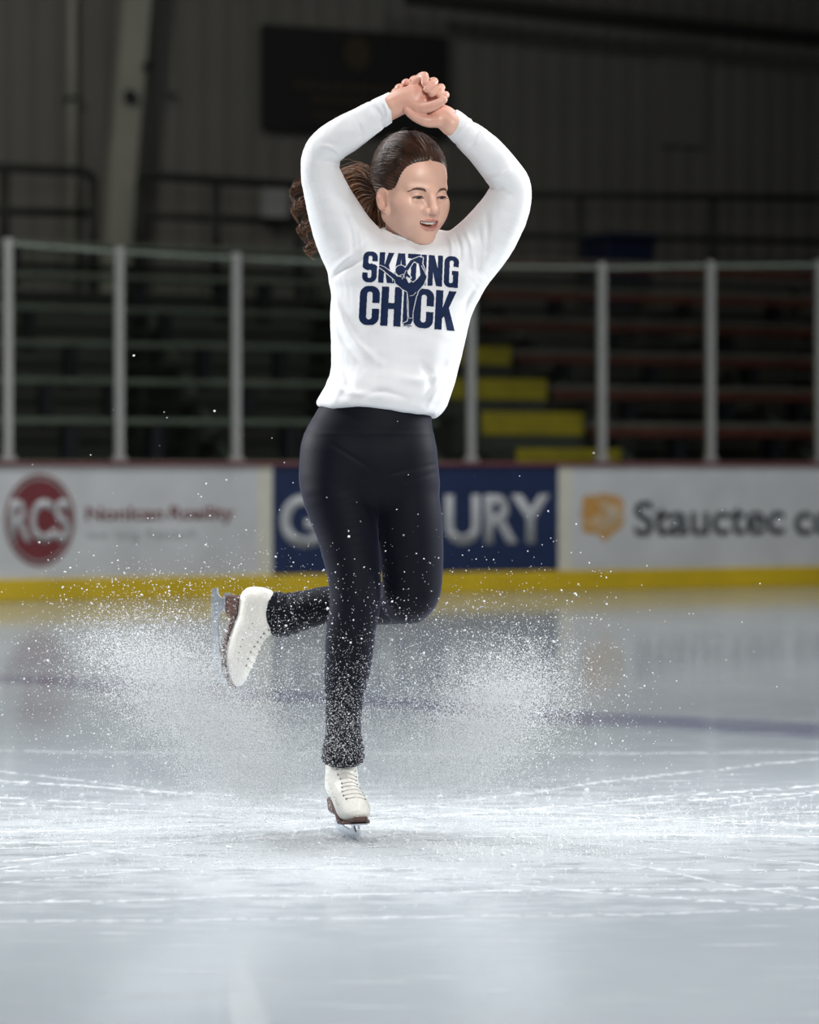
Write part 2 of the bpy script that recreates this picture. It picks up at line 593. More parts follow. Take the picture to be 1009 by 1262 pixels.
text_mesh('lettering', 'co', uof(978), uof(1030), uz(1000, 638)[1], 41 / FPX * Ydepth(1000), M['black_letter'], ad, -0.006, 0.021)

# glass above the boards: a post between every two panes
posts = [(-130, 296), (10, 294), (147, 304), (291, 312), (435, 318), (580, 322), (741, 324), (875, 322), (1010, 321), (1150, 320)]
zt = [uz(a, b, 0.06)[1] for a, b in posts]
names = {10: 'pale metal glass post at the left edge of the frame above the RCS advertisement',
         147: 'pale metal glass post in front of the tapering wall column',
         291: 'pale metal glass post above the cream end of the RCS advertisement',
         435: 'pale metal glass post hidden behind the skater in the white sweatshirt',
         580: 'pale metal glass post at the skater\'s side before the yellow steps',
         741: 'pale metal glass post above the lion emblem advertisement beside the blue bin',
         875: 'pale metal glass post above the middle of the lion advertisement lettering',
         1010: 'pale metal glass post at the right edge of the frame'}
proto = None
for (a, b), z1 in zip(posts, zt):
    if a not in names or a == 435:
        continue
    if proto is None:
        proto = hall('glass_post')
        MB().box(-0.034, 0.034, 0.03, 0.10, 1.015, 2.60).build('upright', M['alu'], proto, bevel=0.008)
        MB().box(-0.026, 0.026, 0.018, 0.03, 1.03, 2.55).build('clamp_bar', M['alu'], proto, bevel=0.004)
        MB().box(-0.055, 0.055, 0.02, 0.11, 1.0155, 1.05).build('foot', M['alu'], proto, bevel=0.006)
        r = proto
    else:
        r = copy_tree(proto)
    u0 = uof(a, 0.06)
    r.location = (ORG[0] + U[0] * u0, ORG[1] + U[1] * u0, 0)
    r.scale = (1, 1, 1)
    s = z1 / 2.60
    r.scale = (1, 1, s) if False else (1, 1, 1)
    for ch in r.children:                          # posts differ slightly in height
        if 'upright' in ch.name and r is not proto:
            ch.data = ch.data.copy()
            for vv in ch.data.vertices:
                if vv.co.z > 2: vv.co.z = z1
        elif 'upright' in ch.name:
            for vv in ch.data.vertices:
                if vv.co.z > 2: vv.co.z = z1
    tag(r, names[a], 'post', 'posts of the rink glass')
pane_names = ['clear rink glass pane at the left edge over the RCS roundel', 'clear rink glass pane over the maroon company lettering',
              'clear rink glass pane over the cream strip left of the skater', 'clear rink glass pane behind the skater\'s back',
              'clear rink glass pane in front of the yellow aisle steps', 'clear rink glass pane in front of the dark blue bin',
              'clear rink glass pane at the right edge over the lion advertisement']
for i in range(1, 8):
    (a, b), (c, d) = posts[i], posts[i + 1]
    g = hall('glass_shield')
    u0, u1 = uof(a, 0.06), uof(c, 0.06)
    za, zb = zt[i] - 0.04, zt[i + 1] - 0.04
    mm = MB()
    mm.v += [(u0 + 0.045, 0.055, 1.016), (u1 - 0.045, 0.055, 1.016), (u1 - 0.045, 0.055, zb), (u0 + 0.045, 0.055, za),
             (u0 + 0.045, 0.067, 1.016), (u1 - 0.045, 0.067, 1.016), (u1 - 0.045, 0.067, zb), (u0 + 0.045, 0.067, za)]
    mm.f += [[0, 1, 2, 3], [4, 7, 6, 5], [0, 4, 5, 1], [1, 5, 6, 2], [2, 6, 7, 3], [3, 7, 4, 0]]
    mm.build('pane', M['glass'], g)
    MB().tube([(u0 + 0.045, 0.061, za), (u1 - 0.045, 0.061, zb)], 0.016, 6).build('top_rail', M['alu'] if False else M['bench_green'], g)
    tag(g, pane_names[i - 1], 'glass', 'panes of the rink glass')


# bleachers ---------------------------------------------------------
def rowz(k): return 1.39 + 0.36 * k
def rowv(k): return 2.45 + 0.665 * k


def bleacher(u0, u1, m_seat, m_front, label, ks, posts_at):
    t = hall('bleacher')
    tag(t, label, 'bleacher', 'tiers of benches behind the glass')
    for k in ks:
        z, v = rowz(k), rowv(k)
        a = u0 if not callable(u0) else u0(k)
        MB().box(a, u1, v, v + 0.26, z - 0.045, z).build('seat_plank', m_seat, t, bevel=0.006)
        MB().box(a, u1, v + 0.30, v + 0.66, z - 0.215, z - 0.18).build('foot_plank', M['bench_dark'] if m_front is None else M['bench_grey'], t)
        if m_front is not None:
            MB().box(a, u1, v - 0.012, v, z - 0.13, z - 0.045).build('front_board', m_front, t)
    for i, (u, k) in enumerate(posts_at):
        z, v = rowz(k), rowv(k)
        if callable(u0) and u < u0(k): continue
        MB().box(u - 0.05, u + 0.05, v + 0.02, v + 0.24, z - 0.42, z - 0.045).build('bracket', M['post_black'], t)
    # raked carrier beams under the planks
    for u in np.arange((u0 if not callable(u0) else u0(5)) + 0.6, u1, 1.9):
        kk = [k for k in ks if not callable(u0) or u0(k) < u - 0.05]
        if len(kk) < 2: continue
        ka, kb = kk[0], kk[-1]
        MB().prism([(rowv(ka) + .02, 0.02), (rowv(kb) + .3, 0.02), (rowv(kb) + .3, rowz(kb) - .22), (rowv(ka) + .02, rowz(ka) - .22)],
                   lambda a_, b_, q: (q, a_, b_), u - 0.03, u + 0.03).build('carrier', M['bench_dark'], t)
    return t


pl = []
for (a, k) in [(38, 3), (207, 3), (90, 2), (255, 2), (60, 1), (195, 0), (88, -0), (250, -1), (330, 4), (350, 2), (310, 1), (20, 5), (140, 1), (280, 4), (175, 4), (360, 0), (120, -1)]:
    pl.append((uof(a, rowv(k)), k))
ustair0 = uof(520, 4)
bleacher(-9.0, uof(508, rowv(1)), M['bench_green'], None, 'grey-green tiered bleacher benches behind the glass, on the RCS side of the yellow steps', range(-1, 6), pl)


def ur(k):
    return uof(780 - 42 * k, rowv(k)) if True else 0


pr = []
for (a, k) in [(840, 0), (960, 0), (700, 2), (810, 2), (930, 2), (760, 3), (900, 3), (780, 1), (900, 1), (990, 1), (690, 4), (850, 4), (960, 4)]:
    pr.append((uof(a, rowv(k)), k))
STE = {-1: 764, 0: 718, 1: 673, 2: 629, 3: 590, 4: 556, 5: 524, 6: 495}
bleacher(lambda k: uof(STE[k] + 8, rowv(k)), 9.0, M['bench_grey'], M['bench_rust'], 'bleacher benches with red-brown fronts behind the glass, on the lion side of the yellow steps', range(-1, 6), pr)

# aisle steps, yellow fronts
st = hall('aisle_steps')
tag(st, 'aisle stairs with yellow painted fronts climbing between the two bleachers', 'stairs')
STT = {-1: (620, 553, 570), 0: (588, 508, 536), 1: (560, 467, 492), 2: (535, 427, 449)}
for k, (l, t0, t1) in STT.items():
    v = rowv(k) - 0.15
    u0, z0 = uz(l, t1, v)
    u1, z1 = uz(STE[k], t0, v)
    zz = uz((l + STE[k]) / 2, t0, v)[1]
    z_b = uz((l + STE[k]) / 2, t1, v)[1]
    s_ = MB().box(uof(STE[k], v) - 0.98, uof(STE[k], v), v, v + 0.72, zz - 0.36, zz).build('step', M['stair_conc'], st)
    MB().box(uof(STE[k], v) - 0.98, uof(STE[k], v), v - 0.012, v, z_b, zz).build('yellow_front', M['stair_yellow'], s_)

# guard rails along the walkway behind the benches
def guard_rail(label, v, top, mid, verts, r=0.045):
    """top, mid: lists of photo pixels along the rails; verts: posts"""
    t = hall('guard_rail')
    tag(t, label, 'railing', 'guard rails above the benches')
    pt = [(uz(a, b, v)[0], v, uz(a, b, v)[1]) for a, b in top]
    MB().tube(pt, r, 8).build('top_rail', M['rail'], t, smooth=True)
    pt = [(uz(a, b, v)[0], v, uz(a, b, v)[1]) for a, b in mid]
    MB().tube(pt, r * 0.9, 8).build('middle_rail', M['rail'], t, smooth=True)
    for (a, b) in verts:
        u, z = uz(a, b, v)
        MB().tube([(u, v, 2.9), (u, v, z)], r, 8).build('post', M['rail'], t, smooth=True)


VR = 8.5
guard_rail('dark steel guard rail left of the tapering wall column', VR, [(-90, 203), (-10, 206), (100, 211), (110, 214), (115, 222)], [(-90, 258), (113, 263)], [(115, 221), (5, 207)], 0.05)
guard_rail('dark steel guard rail right of the tapering wall column', VR, [(172, 222), (176, 216), (372, 229)], [(172, 265), (372, 274)], [(172, 221), (266, 222), (368, 229)], 0.05)
guard_rail('dark steel guard rail behind the skater\'s sleeve, above the red-brown benches', VR, [(540, 238), (1100, 246)], [(540, 288), (1100, 300)], [(715, 240), (880, 243), (1030, 245)], 0.045)

# tapering steel column of the hall frame
def colpts(y, l, r, v): return uz(l, y, v), uz(r, y, v)
vc = VW - 0.5
pr_ = [colpts(330, 131, 160, vc), colpts(200, 137, 169, vc), colpts(60, 149, 181, vc), colpts(-60, 157, 192, vc)]
poly = [(a[0], a[1]) for a, b in pr_] + [(b[0], b[1]) for a, b in pr_[::-1]]
poly[0] = (poly[0][0] - 0.03, 2.9); poly[-1] = (poly[-1][0] - 0.03, 2.9)
o = place(MB().prism(poly, lambda a, b, t: (a, t, b), vc, vc + 0.3).build('pillar', M['column']))
tag(o, kind='structure')
# downpipe beside the column
dp = hall('drain_pipe')
u_, z_ = uz(90, 200, VW - 0.15)
MB().tube([(u_, VW - 0.12, 2.9), (u_, VW - 0.12, 9.9)], 0.055, 10).build('pipe', M['column'], dp, smooth=True)
for zz in (3.6, 5.4, 7.2):
    MB().box(u_ - 0.09, u_ + 0.09, VW - 0.18, VW - 0.03, zz, zz + 0.05).build('pipe_clip', M['rail'], dp)
tag(dp, 'pale vertical drain pipe on the siding left of the tapering column', 'pipe')
# dark boxes on the column
for (a, b, w, h, lab) in [(160, 119, 13, 15, 'small dark box fixed low on the tapering column'), (181, 82, 9, 10, 'smaller dark box at the column\'s edge, above the other')]:
    bx = hall('junction_box')
    u_, z_ = uz(a, b, vc - 0.05)
    s = Ydepth(a, vc) / FPX
    MB().box(u_ - w * s / 2, u_ + w * s / 2, vc - 0.10, vc, z_ - h * s / 2, z_ + h * s / 2).build('housing', M['dark_box'], bx, bevel=0.01)
    MB().box(u_ - w * s / 2.6, u_ + w * s / 2.6, vc - 0.115, vc - 0.10, z_ - h * s / 2.6, z_ + h * s / 2.6).build('cover', M['post_black'], bx)
    tag(bx, lab, 'box', 'boxes on the wall column')
# hanging wall sign
sg = hall('wall_sign')
vs = VW - 0.14
p_ = [uz(323, 28, vs), uz(552, 46, vs), uz(552, 170, vs), uz(325, 160, vs)]
zt_, zb_ = (p_[0][1] + p_[1][1]) / 2, (p_[2][1] + p_[3][1]) / 2
MB().box(p_[0][0], p_[1][0], vs, vs + 0.08, zb_, zt_).build('sign_board', M['sign_black'], sg, bevel=0.01)
a, b = uz(440, 66, vs)
disc(a, b, 0.17, 0.21, vs - 0.008, vs, 40).build('emblem', M['sign_gold'], sg)
for (l, r, y) in [(363, 505, 104), (385, 470, 122), (385, 445, 142)]:
    (u0, z0), (u1, z1) = uz(l, y, vs), uz(r, y, vs)
    mm = MB()
    nseg = 9 if r - l > 100 else 6
    for q in range(nseg):
        ua = u0 + (u1 - u0) * q / nseg
        mm.box(ua, ua + (u1 - u0) / nseg * 0.72, vs - 0.006, vs, z0 - 0.045, z0 + 0.045)
    mm.build('faint_print', M['sign_gold'], sg)
tag(sg, 'large black sign with a faint gold emblem high on the siding', 'sign')
# white cabinet on the wall
cb = hall('wall_cabinet')
(u0, z0), (u1, z1) = uz(327, 230, VW - 0.3), uz(358, 272, VW - 0.3)
MB().box(u0, u1, VW - 0.26, VW - 0.03, z1, z0).build('cabinet_body', M['cab_white'], cb, bevel=0.01)
MB().box(u0 + 0.02, u1 - 0.02, VW - 0.275, VW - 0.26, z1 + 0.02, z0 - 0.02).build('door', M['cab_white'], cb, bevel=0.005)
tag(cb, 'pale square wall cabinet behind the guard rail near the flying ponytail', 'cabinet')
# blue bin
bn = hall('waste_bin')
(u0, z0), (u1, z1) = uz(738, 288, 7.6), uz(800, 350, 7.6)
mm = MB()
uc, hw = (u0 + u1) / 2, (u1 - u0) / 2
mm.v += [(uc - hw * .85, 7.5, z1 - .3), (uc + hw * .85, 7.5, z1 - .3), (uc + hw * .85, 8.1, z1 - .3), (uc - hw * .85, 8.1, z1 - .3),
         (uc - hw, 7.4, z0 - .06), (uc + hw, 7.4, z0 - .06), (uc + hw, 8.15, z0 - .06), (uc - hw, 8.15, z0 - .06)]
mm.f += [[3, 2, 1, 0], [4, 5, 6, 7], [0, 1, 5, 4], [1, 2, 6, 5], [2, 3, 7, 6], [3, 0, 4, 7]]
mm.build('bin_body', M['blue_bin'], bn, bevel=0.02)
MB().box(uc - hw - .02, uc + hw + .02, 7.36, 8.19, z0 - .06, z0).build('bin_lid', M['blue_bin'], bn, bevel=0.02)
tag(bn, 'dark blue bin standing at the top of the red-brown benches', 'bin')
# beam under the roof, top right
bm_ = hall('roof_beam')
va = 10.2
pts = [(505, -6), (700, 16), (1100, 56)]
q = [uz(a, b, va) for a, b in pts]
MB().prism([(q[0][0], q[0][1] + .09), (q[1][0], q[1][1] + .09), (q[2][0], q[2][1] + .09), (q[2][0], q[2][1] - .07), (q[1][0], q[1][1] - .07), (q[0][0], q[0][1] - .07)],
           lambda a, b, t: (a, t, b), va, va + 0.2).build('beam', M['rail'], bm_)
tag(bm_, 'dark sloping pipe-like beam along the top of the siding', 'beam')
# closed service door high on the right of the siding
dr = place(MB().box(uof(812, VW - .05), uof(868, VW - .05), VW - .09, VW - .03, uz(840, 182, VW)[1], uz(840, 45, VW)[1]).build('door_1', M['siding'], bevel=0.02))
tag(dr, kind='structure')
# ================================================================== distance-field modelling
def sdot(a, b): return np.einsum('ij,ij->i', a, b)


def rcone(p, a, b, ra, rb):
    a = np.asarray(a, np.float32); b = np.asarray(b, np.float32)
    ba = b - a
    h = np.clip(((p - a) @ ba) / max(float(ba @ ba), 1e-12), 0, 1)
    return np.linalg.norm(p - a - h[:, None] * ba, axis=1) - (ra + (rb - ra) * h)


def ell(p, c, r, R=None):
    q = p - np.asarray(c, np.float32)
    if R is not None: q = q @ np.asarray(R, np.float32)
    r = np.asarray(r, np.float32)
    k0 = np.linalg.norm(q / r, axis=1)
    k1 = np.linalg.norm(q / (r * r), axis=1)
    return k0 * (k0 - 1.0) / np.maximum(k1, 1e-9)


def smin(a, b, k):
    h = np.maximum(k - np.abs(a - b), 0) / k
    return np.minimum(a, b) - h * h * k * 0.25


def smax(a, b, k): return -smin(-a, -b, k)


def catmull(pts, n):
    """smooth curve through control rows (any width)"""
    pts = np.asarray(pts, float)
    m = len(pts)
    t = np.linspace(0, m - 1, n)
    out = []
    for x in t:
        i = min(int(x), m - 2)
        f = x - i
        p0, p1, p2, p3 = pts[max(i - 1, 0)], pts[i], pts[i + 1], pts[min(i + 2, m - 1)]
        out.append(0.5 * ((2 * p1) + (-p0 + p2) * f + (2 * p0 - 5 * p1 + 4 * p2 - p3) * f * f + (-p0 + 3 * p1 - 3 * p2 + p3) * f ** 3))
    return np.array(out)


def limb(p, rows, n=20, grow=0.0):
    """rows: (x, y, z, r) control rows; tapered tube through them"""
    c = catmull(rows, n)
    d = None
    for i in range(n - 1):
        e = rcone(p, c[i, :3], c[i + 1, :3], c[i, 3] + grow, c[i + 1, 3] + grow)
        d = e if d is None else np.minimum(d, e)
    return d


def loft(p, rows, grow=0.0):
    """rows sorted by z: (z, cx, cy, rx, ry); an upright trunk of elliptic sections, with the ends cut level"""
    r = np.asarray(rows, float)
    r = r[np.argsort(r[:, 0])]
    z = p[:, 2]
    cx, cy, rx, ry = (np.interp(z, r[:, 0], r[:, i]) for i in (1, 2, 3, 4))
    rx, ry = rx + grow, ry + grow
    dx, dy = p[:, 0] - cx, p[:, 1] - cy
    k0 = np.sqrt((dx / rx) ** 2 + (dy / ry) ** 2)
    k1 = np.sqrt((dx / rx ** 2) ** 2 + (dy / ry ** 2) ** 2)
    d = np.where(k0 > 0.05, k0 * (k0 - 1) / np.maximum(k1, 1e-6), -np.minimum(rx, ry))
    return smax(d, np.maximum(r[0, 0] - z, z - r[-1, 0]), 0.02)


def sd_polygon(x, y, poly):
    """signed distance to a closed outline in 2-D"""
    poly = np.asarray(poly, float)
    n = len(poly)
    d = np.full(x.shape, 1e9)
    s = np.ones(x.shape)
    for i in range(n):
        a, b = poly[i], poly[i - 1]
        ex, ey = b[0] - a[0], b[1] - a[1]
        wx, wy = x - a[0], y - a[1]
        t = np.clip((wx * ex + wy * ey) / (ex * ex + ey * ey + 1e-12), 0, 1)
        bx, by = wx - ex * t, wy - ey * t
        d = np.minimum(d, bx * bx + by * by)
        c1, c2, c3 = y >= a[1], y < b[1], ex * wy > ey * wx
        flip = (c1 & c2 & c3) | (~c1 & ~c2 & ~c3)
        s = np.where(flip, -s, s)
    return s * np.sqrt(d)


def surface(f, lo, hi, h):
    """net of quads on the zero level of f inside the box lo..hi; only cells near the surface are evaluated"""
    lo, hi = np.asarray(lo, float), np.asarray(hi, float)
    B = 8
    nb = np.ceil((hi - lo) / (h * B)).astype(int)
    n = nb * B + 1
    ii = np.stack(np.meshgrid(*[np.arange(k) for k in nb], indexing='ij'), -1).reshape(-1, 3)
    cc = (lo + (ii + 0.5) * B * h).astype(np.float32)
    d = f(cc)
    D = np.full(tuple(n), 1.0, np.float32)
    near = np.abs(d) < B * h * 1.25
    inside = (d < 0) & ~near
    for (i, j, k) in ii[inside]:
        D[i * B:i * B + B, j * B:j * B + B, k * B:k * B + B] = -1.0
    off = np.stack(np.meshgrid(*[np.arange(B + 1)] * 3, indexing='ij'), -1).reshape(-1, 3)
    blocks = ii[near]
    CH = 1500
    for s in range(0, len(blocks), CH):
        idx = (blocks[s:s + CH, None, :] * B + off[None]).reshape(-1, 3)
        D[idx[:, 0], idx[:, 1], idx[:, 2]] = f((lo + idx * h).astype(np.float32))
    S = (D < 0)
    cnt = np.zeros(tuple(n - 1), np.uint8)
    for a in (0, 1):
        for b in (0, 1):
            for c in (0, 1):
                cnt += S[a:n[0] - 1 + a, b:n[1] - 1 + b, c:n[2] - 1 + c]
    cells = np.argwhere((cnt > 0) & (cnt < 8))
    vid = np.full(tuple(n - 1), -1, np.int32)
    vid[cells[:, 0], cells[:, 1], cells[:, 2]] = np.arange(len(cells))
    acc = np.zeros((len(cells), 3)); num = np.zeros(len(cells))
    for ax in range(3):
        o = [k for k in range(3) if k != ax]
        for a in (0, 1):
            for b in (0, 1):
                c0 = np.zeros(3, int); c0[o[0]], c0[o[1]] = a, b
                c1 = c0.copy(); c1[ax] = 1
                i0, i1 = cells + c0, cells + c1
                d0, d1 = D[i0[:, 0], i0[:, 1], i0[:, 2]], D[i1[:, 0], i1[:, 1], i1[:, 2]]
                cr = (d0 < 0) != (d1 < 0)
                t = np.where(cr, d0 / np.where(d0 == d1, 1, d0 - d1), 0)
                pt = np.tile(c0.astype(float), (len(cells), 1)); pt[:, ax] = t
                acc += pt * cr[:, None]; num += cr
    verts = lo + (cells + acc / num[:, None]) * h
    quads = []
    for ax in range(3):
        o = [(ax + 1) % 3, (ax + 2) % 3]
        sl0 = [slice(None)] * 3; sl1 = [slice(None)] * 3
        sl0[ax] = slice(0, n[ax] - 1); sl1[ax] = slice(1, n[ax])
        A, Bq = S[tuple(sl0)], S[tuple(sl1)]
        e = np.argwhere(A != Bq)
        e = e[(e[:, o[0]] > 0) & (e[:, o[1]] > 0) & (e[:, o[0]] < n[o[0]] - 1) & (e[:, o[1]] < n[o[1]] - 1)]
        w = A[e[:, 0], e[:, 1], e[:, 2]]
        def cell(da, db):
            c = e.copy(); c[:, o[0]] += da; c[:, o[1]] += db
            return vid[c[:, 0], c[:, 1], c[:, 2]]
        q = np.stack([cell(-1, -1), cell(0, -1), cell(0, 0), cell(-1, 0)], 1)
        q[~w] = q[~w][:, ::-1]
        quads.append(q)
    q = np.concatenate(quads)
    q = q[(q >= 0).all(1)]
    return verts, q


def gradient(f, p, e=0.0008):
    p = p.astype(np.float32)
    g = np.stack([f(p + np.float32(e) * np.eye(3, dtype=np.float32)[i]) - f(p - np.float32(e) * np.eye(3, dtype=np.float32)[i]) for i in range(3)], 1)
    return g / (2 * e)


def project(f, p, it=2):
    for _ in range(it):
        d = f(p.astype(np.float32))
        g = gradient(f, p)
        p = p - np.clip(d / np.maximum((g ** 2).sum(1), 0.25), -0.004, 0.004)[:, None] * g
    return p


def biggest_piece(v, q):
    """drop stray islands"""
    par = np.arange(len(v))
    # label propagation over the faces
    while True:
        m = par[q].min(1)
        new = par.copy()
        for c in range(4):
            np.minimum.at(new, q[:, c], m)
        new = new[new]
        if (new == par).all(): break
        par = new
    lab, cnt = np.unique(par, return_counts=True)
    keep = par == lab[cnt.argmax()]
    mp = np.cumsum(keep) - 1
    qq = q[keep[q].all(1)]
    return v[keep], mp[qq]


def co_of(me):
    a = np.empty(len(me.vertices) * 3, np.float32)
    me.vertices.foreach_get('co', a)
    return a.reshape(-1, 3)


def refine(me, sel, f, rounds=1):
    """split the faces whose corners satisfy sel(co) and pull the new corners onto f"""
    for _ in range(rounds):
        bm = bmesh.new(); bm.from_mesh(me)
        co = np.array([v.co for v in bm.verts])
        s = sel(co)
        bm.verts.ensure_lookup_table()
        edges = set()
        for fc in bm.faces:
            if all(s[v.index] for v in fc.verts):
                edges.update(fc.edges)
        bmesh.ops.subdivide_edges(bm, edges=list(edges), cuts=1, use_grid_fill=True)
        bm.to_mesh(me); bm.free()
        co = co_of(me)
        s = sel(co)
        co[s] = project(f, co[s].astype(float), 2)
        me.vertices.foreach_set('co', co.ravel())
        me.update()
    me.polygons.foreach_set('use_smooth', np.ones(len(me.polygons), dtype=bool))


def wobble(p, seed, freq, n=7, aniso=(1, 1, 1)):
    """smooth random field in -1..1"""
    r = np.random.default_rng(seed)
    out = np.zeros(len(p))
    for _ in range(n):
        k = r.normal(size=3) * freq * np.asarray(aniso)
        out += np.sin(p @ k + r.uniform(0, 6.28))
    return out / n * 1.4
# ================================================================== the skater
def mat_skin():
    m, nt, b = nt_new('skin')
    L = nt.links.new
    at = node(nt, 'ShaderNodeAttribute', attribute_name='tint')
    n = node(nt, 'ShaderNodeTexNoise')
    n.inputs['Scale'].default_value = 60
    tc = node(nt, 'ShaderNodeTexCoord'); L(tc.outputs['Object'], n.inputs['Vector'])
    mx = node(nt, 'ShaderNodeMix', data_type='RGBA', blend_type='MULTIPLY')
    mx.inputs['Factor'].default_value = 0.10
    L(at.outputs['Color'], mx.inputs['A']); L(n.outputs['Color'], mx.inputs['B'])
    L(mx.outputs['Result'], b.inputs['Base Color'])
    b.inputs['Roughness'].default_value = 0.40
    b.inputs['Specular IOR Level'].default_value = 0.5
    b.inputs['Subsurface Weight'].default_value = 0.12
    b.inputs['Subsurface Radius'].default_value = (0.012, 0.005, 0.003)
    b.inputs['Subsurface Scale'].default_value = 1.0
    return m


M['skin'] = mat_skin()
M['sweat'] = mat('white_jersey', (0.80, 0.81, 0.83), 0.85, spec=0.2, var=0.02, bump=0.06, bscale=500, sheen=0.15)
M['print'] = mat('navy_print', (0.006, 0.017, 0.060), 0.65, spec=0.15, var=0.15, scale=60)
M['leg'] = mat('black_leggings', (0.0045, 0.0052, 0.010), 0.6, spec=0.13, var=0.1, bump=0.05, bscale=400, sheen=0.13, sheen_tint=(0.55, 0.58, 0.95))
M['boot'] = mat('white_leather', (0.80, 0.78, 0.72), 0.42, var=0.04, scale=20, bump=0.06, bscale=120)
M['lace'] = mat('off_white_lace', (0.72, 0.70, 0.64), 0.8, var=0.1, scale=80)
M['eyelet'] = mat('dark_eyelet', (0.05, 0.045, 0.04), 0.5, var=0.2)
M['sole'] = mat('brown_stacked_leather', (0.12, 0.062, 0.05), 0.55, var=0.35, scale=60, stretch=(1, 1, 6))
M['steel'] = mat('frosted_blade_steel', (0.62, 0.67, 0.73), 0.3, metal=0.8, var=0.12, scale=50)
M['hair'] = mat('brown_hair', (0.048, 0.021, 0.012), 0.40, spec=0.32, var=0.45, scale=30, stretch=(1, 1, 1))
M['hair_tip'] = mat('light_brown_hair', (0.15, 0.068, 0.032), 0.4, spec=0.5, var=0.45, scale=30)
M['brow'] = mat('brown_brow', (0.13, 0.07, 0.045), 0.6, var=0.2, scale=100)
M['lash'] = mat('dark_lash', (0.02, 0.012, 0.01), 0.6, var=0.1)
M['sclera'] = mat('eye_white', (0.62, 0.58, 0.56), 0.15, var=0.03)
M['iris'] = mat('grey_brown_iris', (0.06, 0.05, 0.045), 0.1, var=0.3, scale=300)
M['teeth'] = mat('teeth', (0.80, 0.77, 0.72), 0.2, var=0.02)
M['mouth'] = mat('mouth_inside', (0.12, 0.02, 0.02), 0.5, var=0.1)
M['gold_stud'] = mat('gold_stud', (0.85, 0.62, 0.40), 0.2, metal=0.9, var=0.05)

PXM = FPX / 6.0                      # pixels per metre at the skater


def R_(x, y, dy, rpx):
    """control row of a limb: photo pixel, depth offset and radius in pixels"""
    return (*P(x, y, dy), rpx * (6 + dy) / FPX)


# ---- head frame
yaw, pitch, roll = math.radians(32), math.radians(13), math.radians(3)
fw = np.array([math.sin(yaw) * math.cos(pitch), -math.cos(yaw) * math.cos(pitch), -math.sin(pitch)])
lf = np.array([math.cos(yaw), math.sin(yaw), 0.0])
up = np.cross(lf, fw); up /= np.linalg.norm(up)
up = up if up[2] > 0 else -up
lf2 = lf * math.cos(roll) + up * math.sin(roll)
up2 = -lf * math.sin(roll) + up * math.cos(roll)
RH = np.stack([lf2, fw, up2], 1)      # columns: subject's left, forward, up
HS = 1.12
HC = P(507, 236, 0.0)


def Hw(a, b, c): return HC + HS * (RH @ np.array([a, b, c], float))
def Hl(p): return ((p - HC.astype(np.float32)) @ RH.astype(np.float32)) / np.float32(HS)


CRC, CRR = (0, -0.018, 0.042), (0.073, 0.094, 0.086)
EYE = (0.0315, 0.0715, 0.0)
UPLIP = [(-0.0275, 0.0780, -0.0560), (-0.015, 0.0895, -0.0568), (-0.005, 0.0945, -0.0555), (0, 0.0948, -0.0562), (0.005, 0.0945, -0.0555), (0.015, 0.0895, -0.0568), (0.0275, 0.0780, -0.0560)]
LOLIP = [(-0.0265, 0.0780, -0.0575), (-0.017, 0.0855, -0.0680), (-0.007, 0.0905, -0.0735), (0.007, 0.0905, -0.0735), (0.017, 0.0855, -0.0680), (0.0265, 0.0780, -0.0575)]


def poly_tube(p, pts, r):
    d = None
    for i in range(len(pts) - 1):
        ra = r[i] if hasattr(r, '__len__') else r
        rb = r[i + 1] if hasattr(r, '__len__') else r
        e = rcone(p, pts[i], pts[i + 1], ra, rb)
        d = e if d is None else np.minimum(d, e)
    return d


EARC = np.array([0.0785, 0.006, -0.0185])


def mouth_gap(q):
    """the open, smiling mouth: a crescent between the lips"""
    a = ell(q, (0, 0.088, -0.0592), (0.0245, 0.026, 0.0122))
    return smax(a, -ell(q, (0, 0.088, -0.0470), (0.040, 0.03, 0.0108)), 0.001)


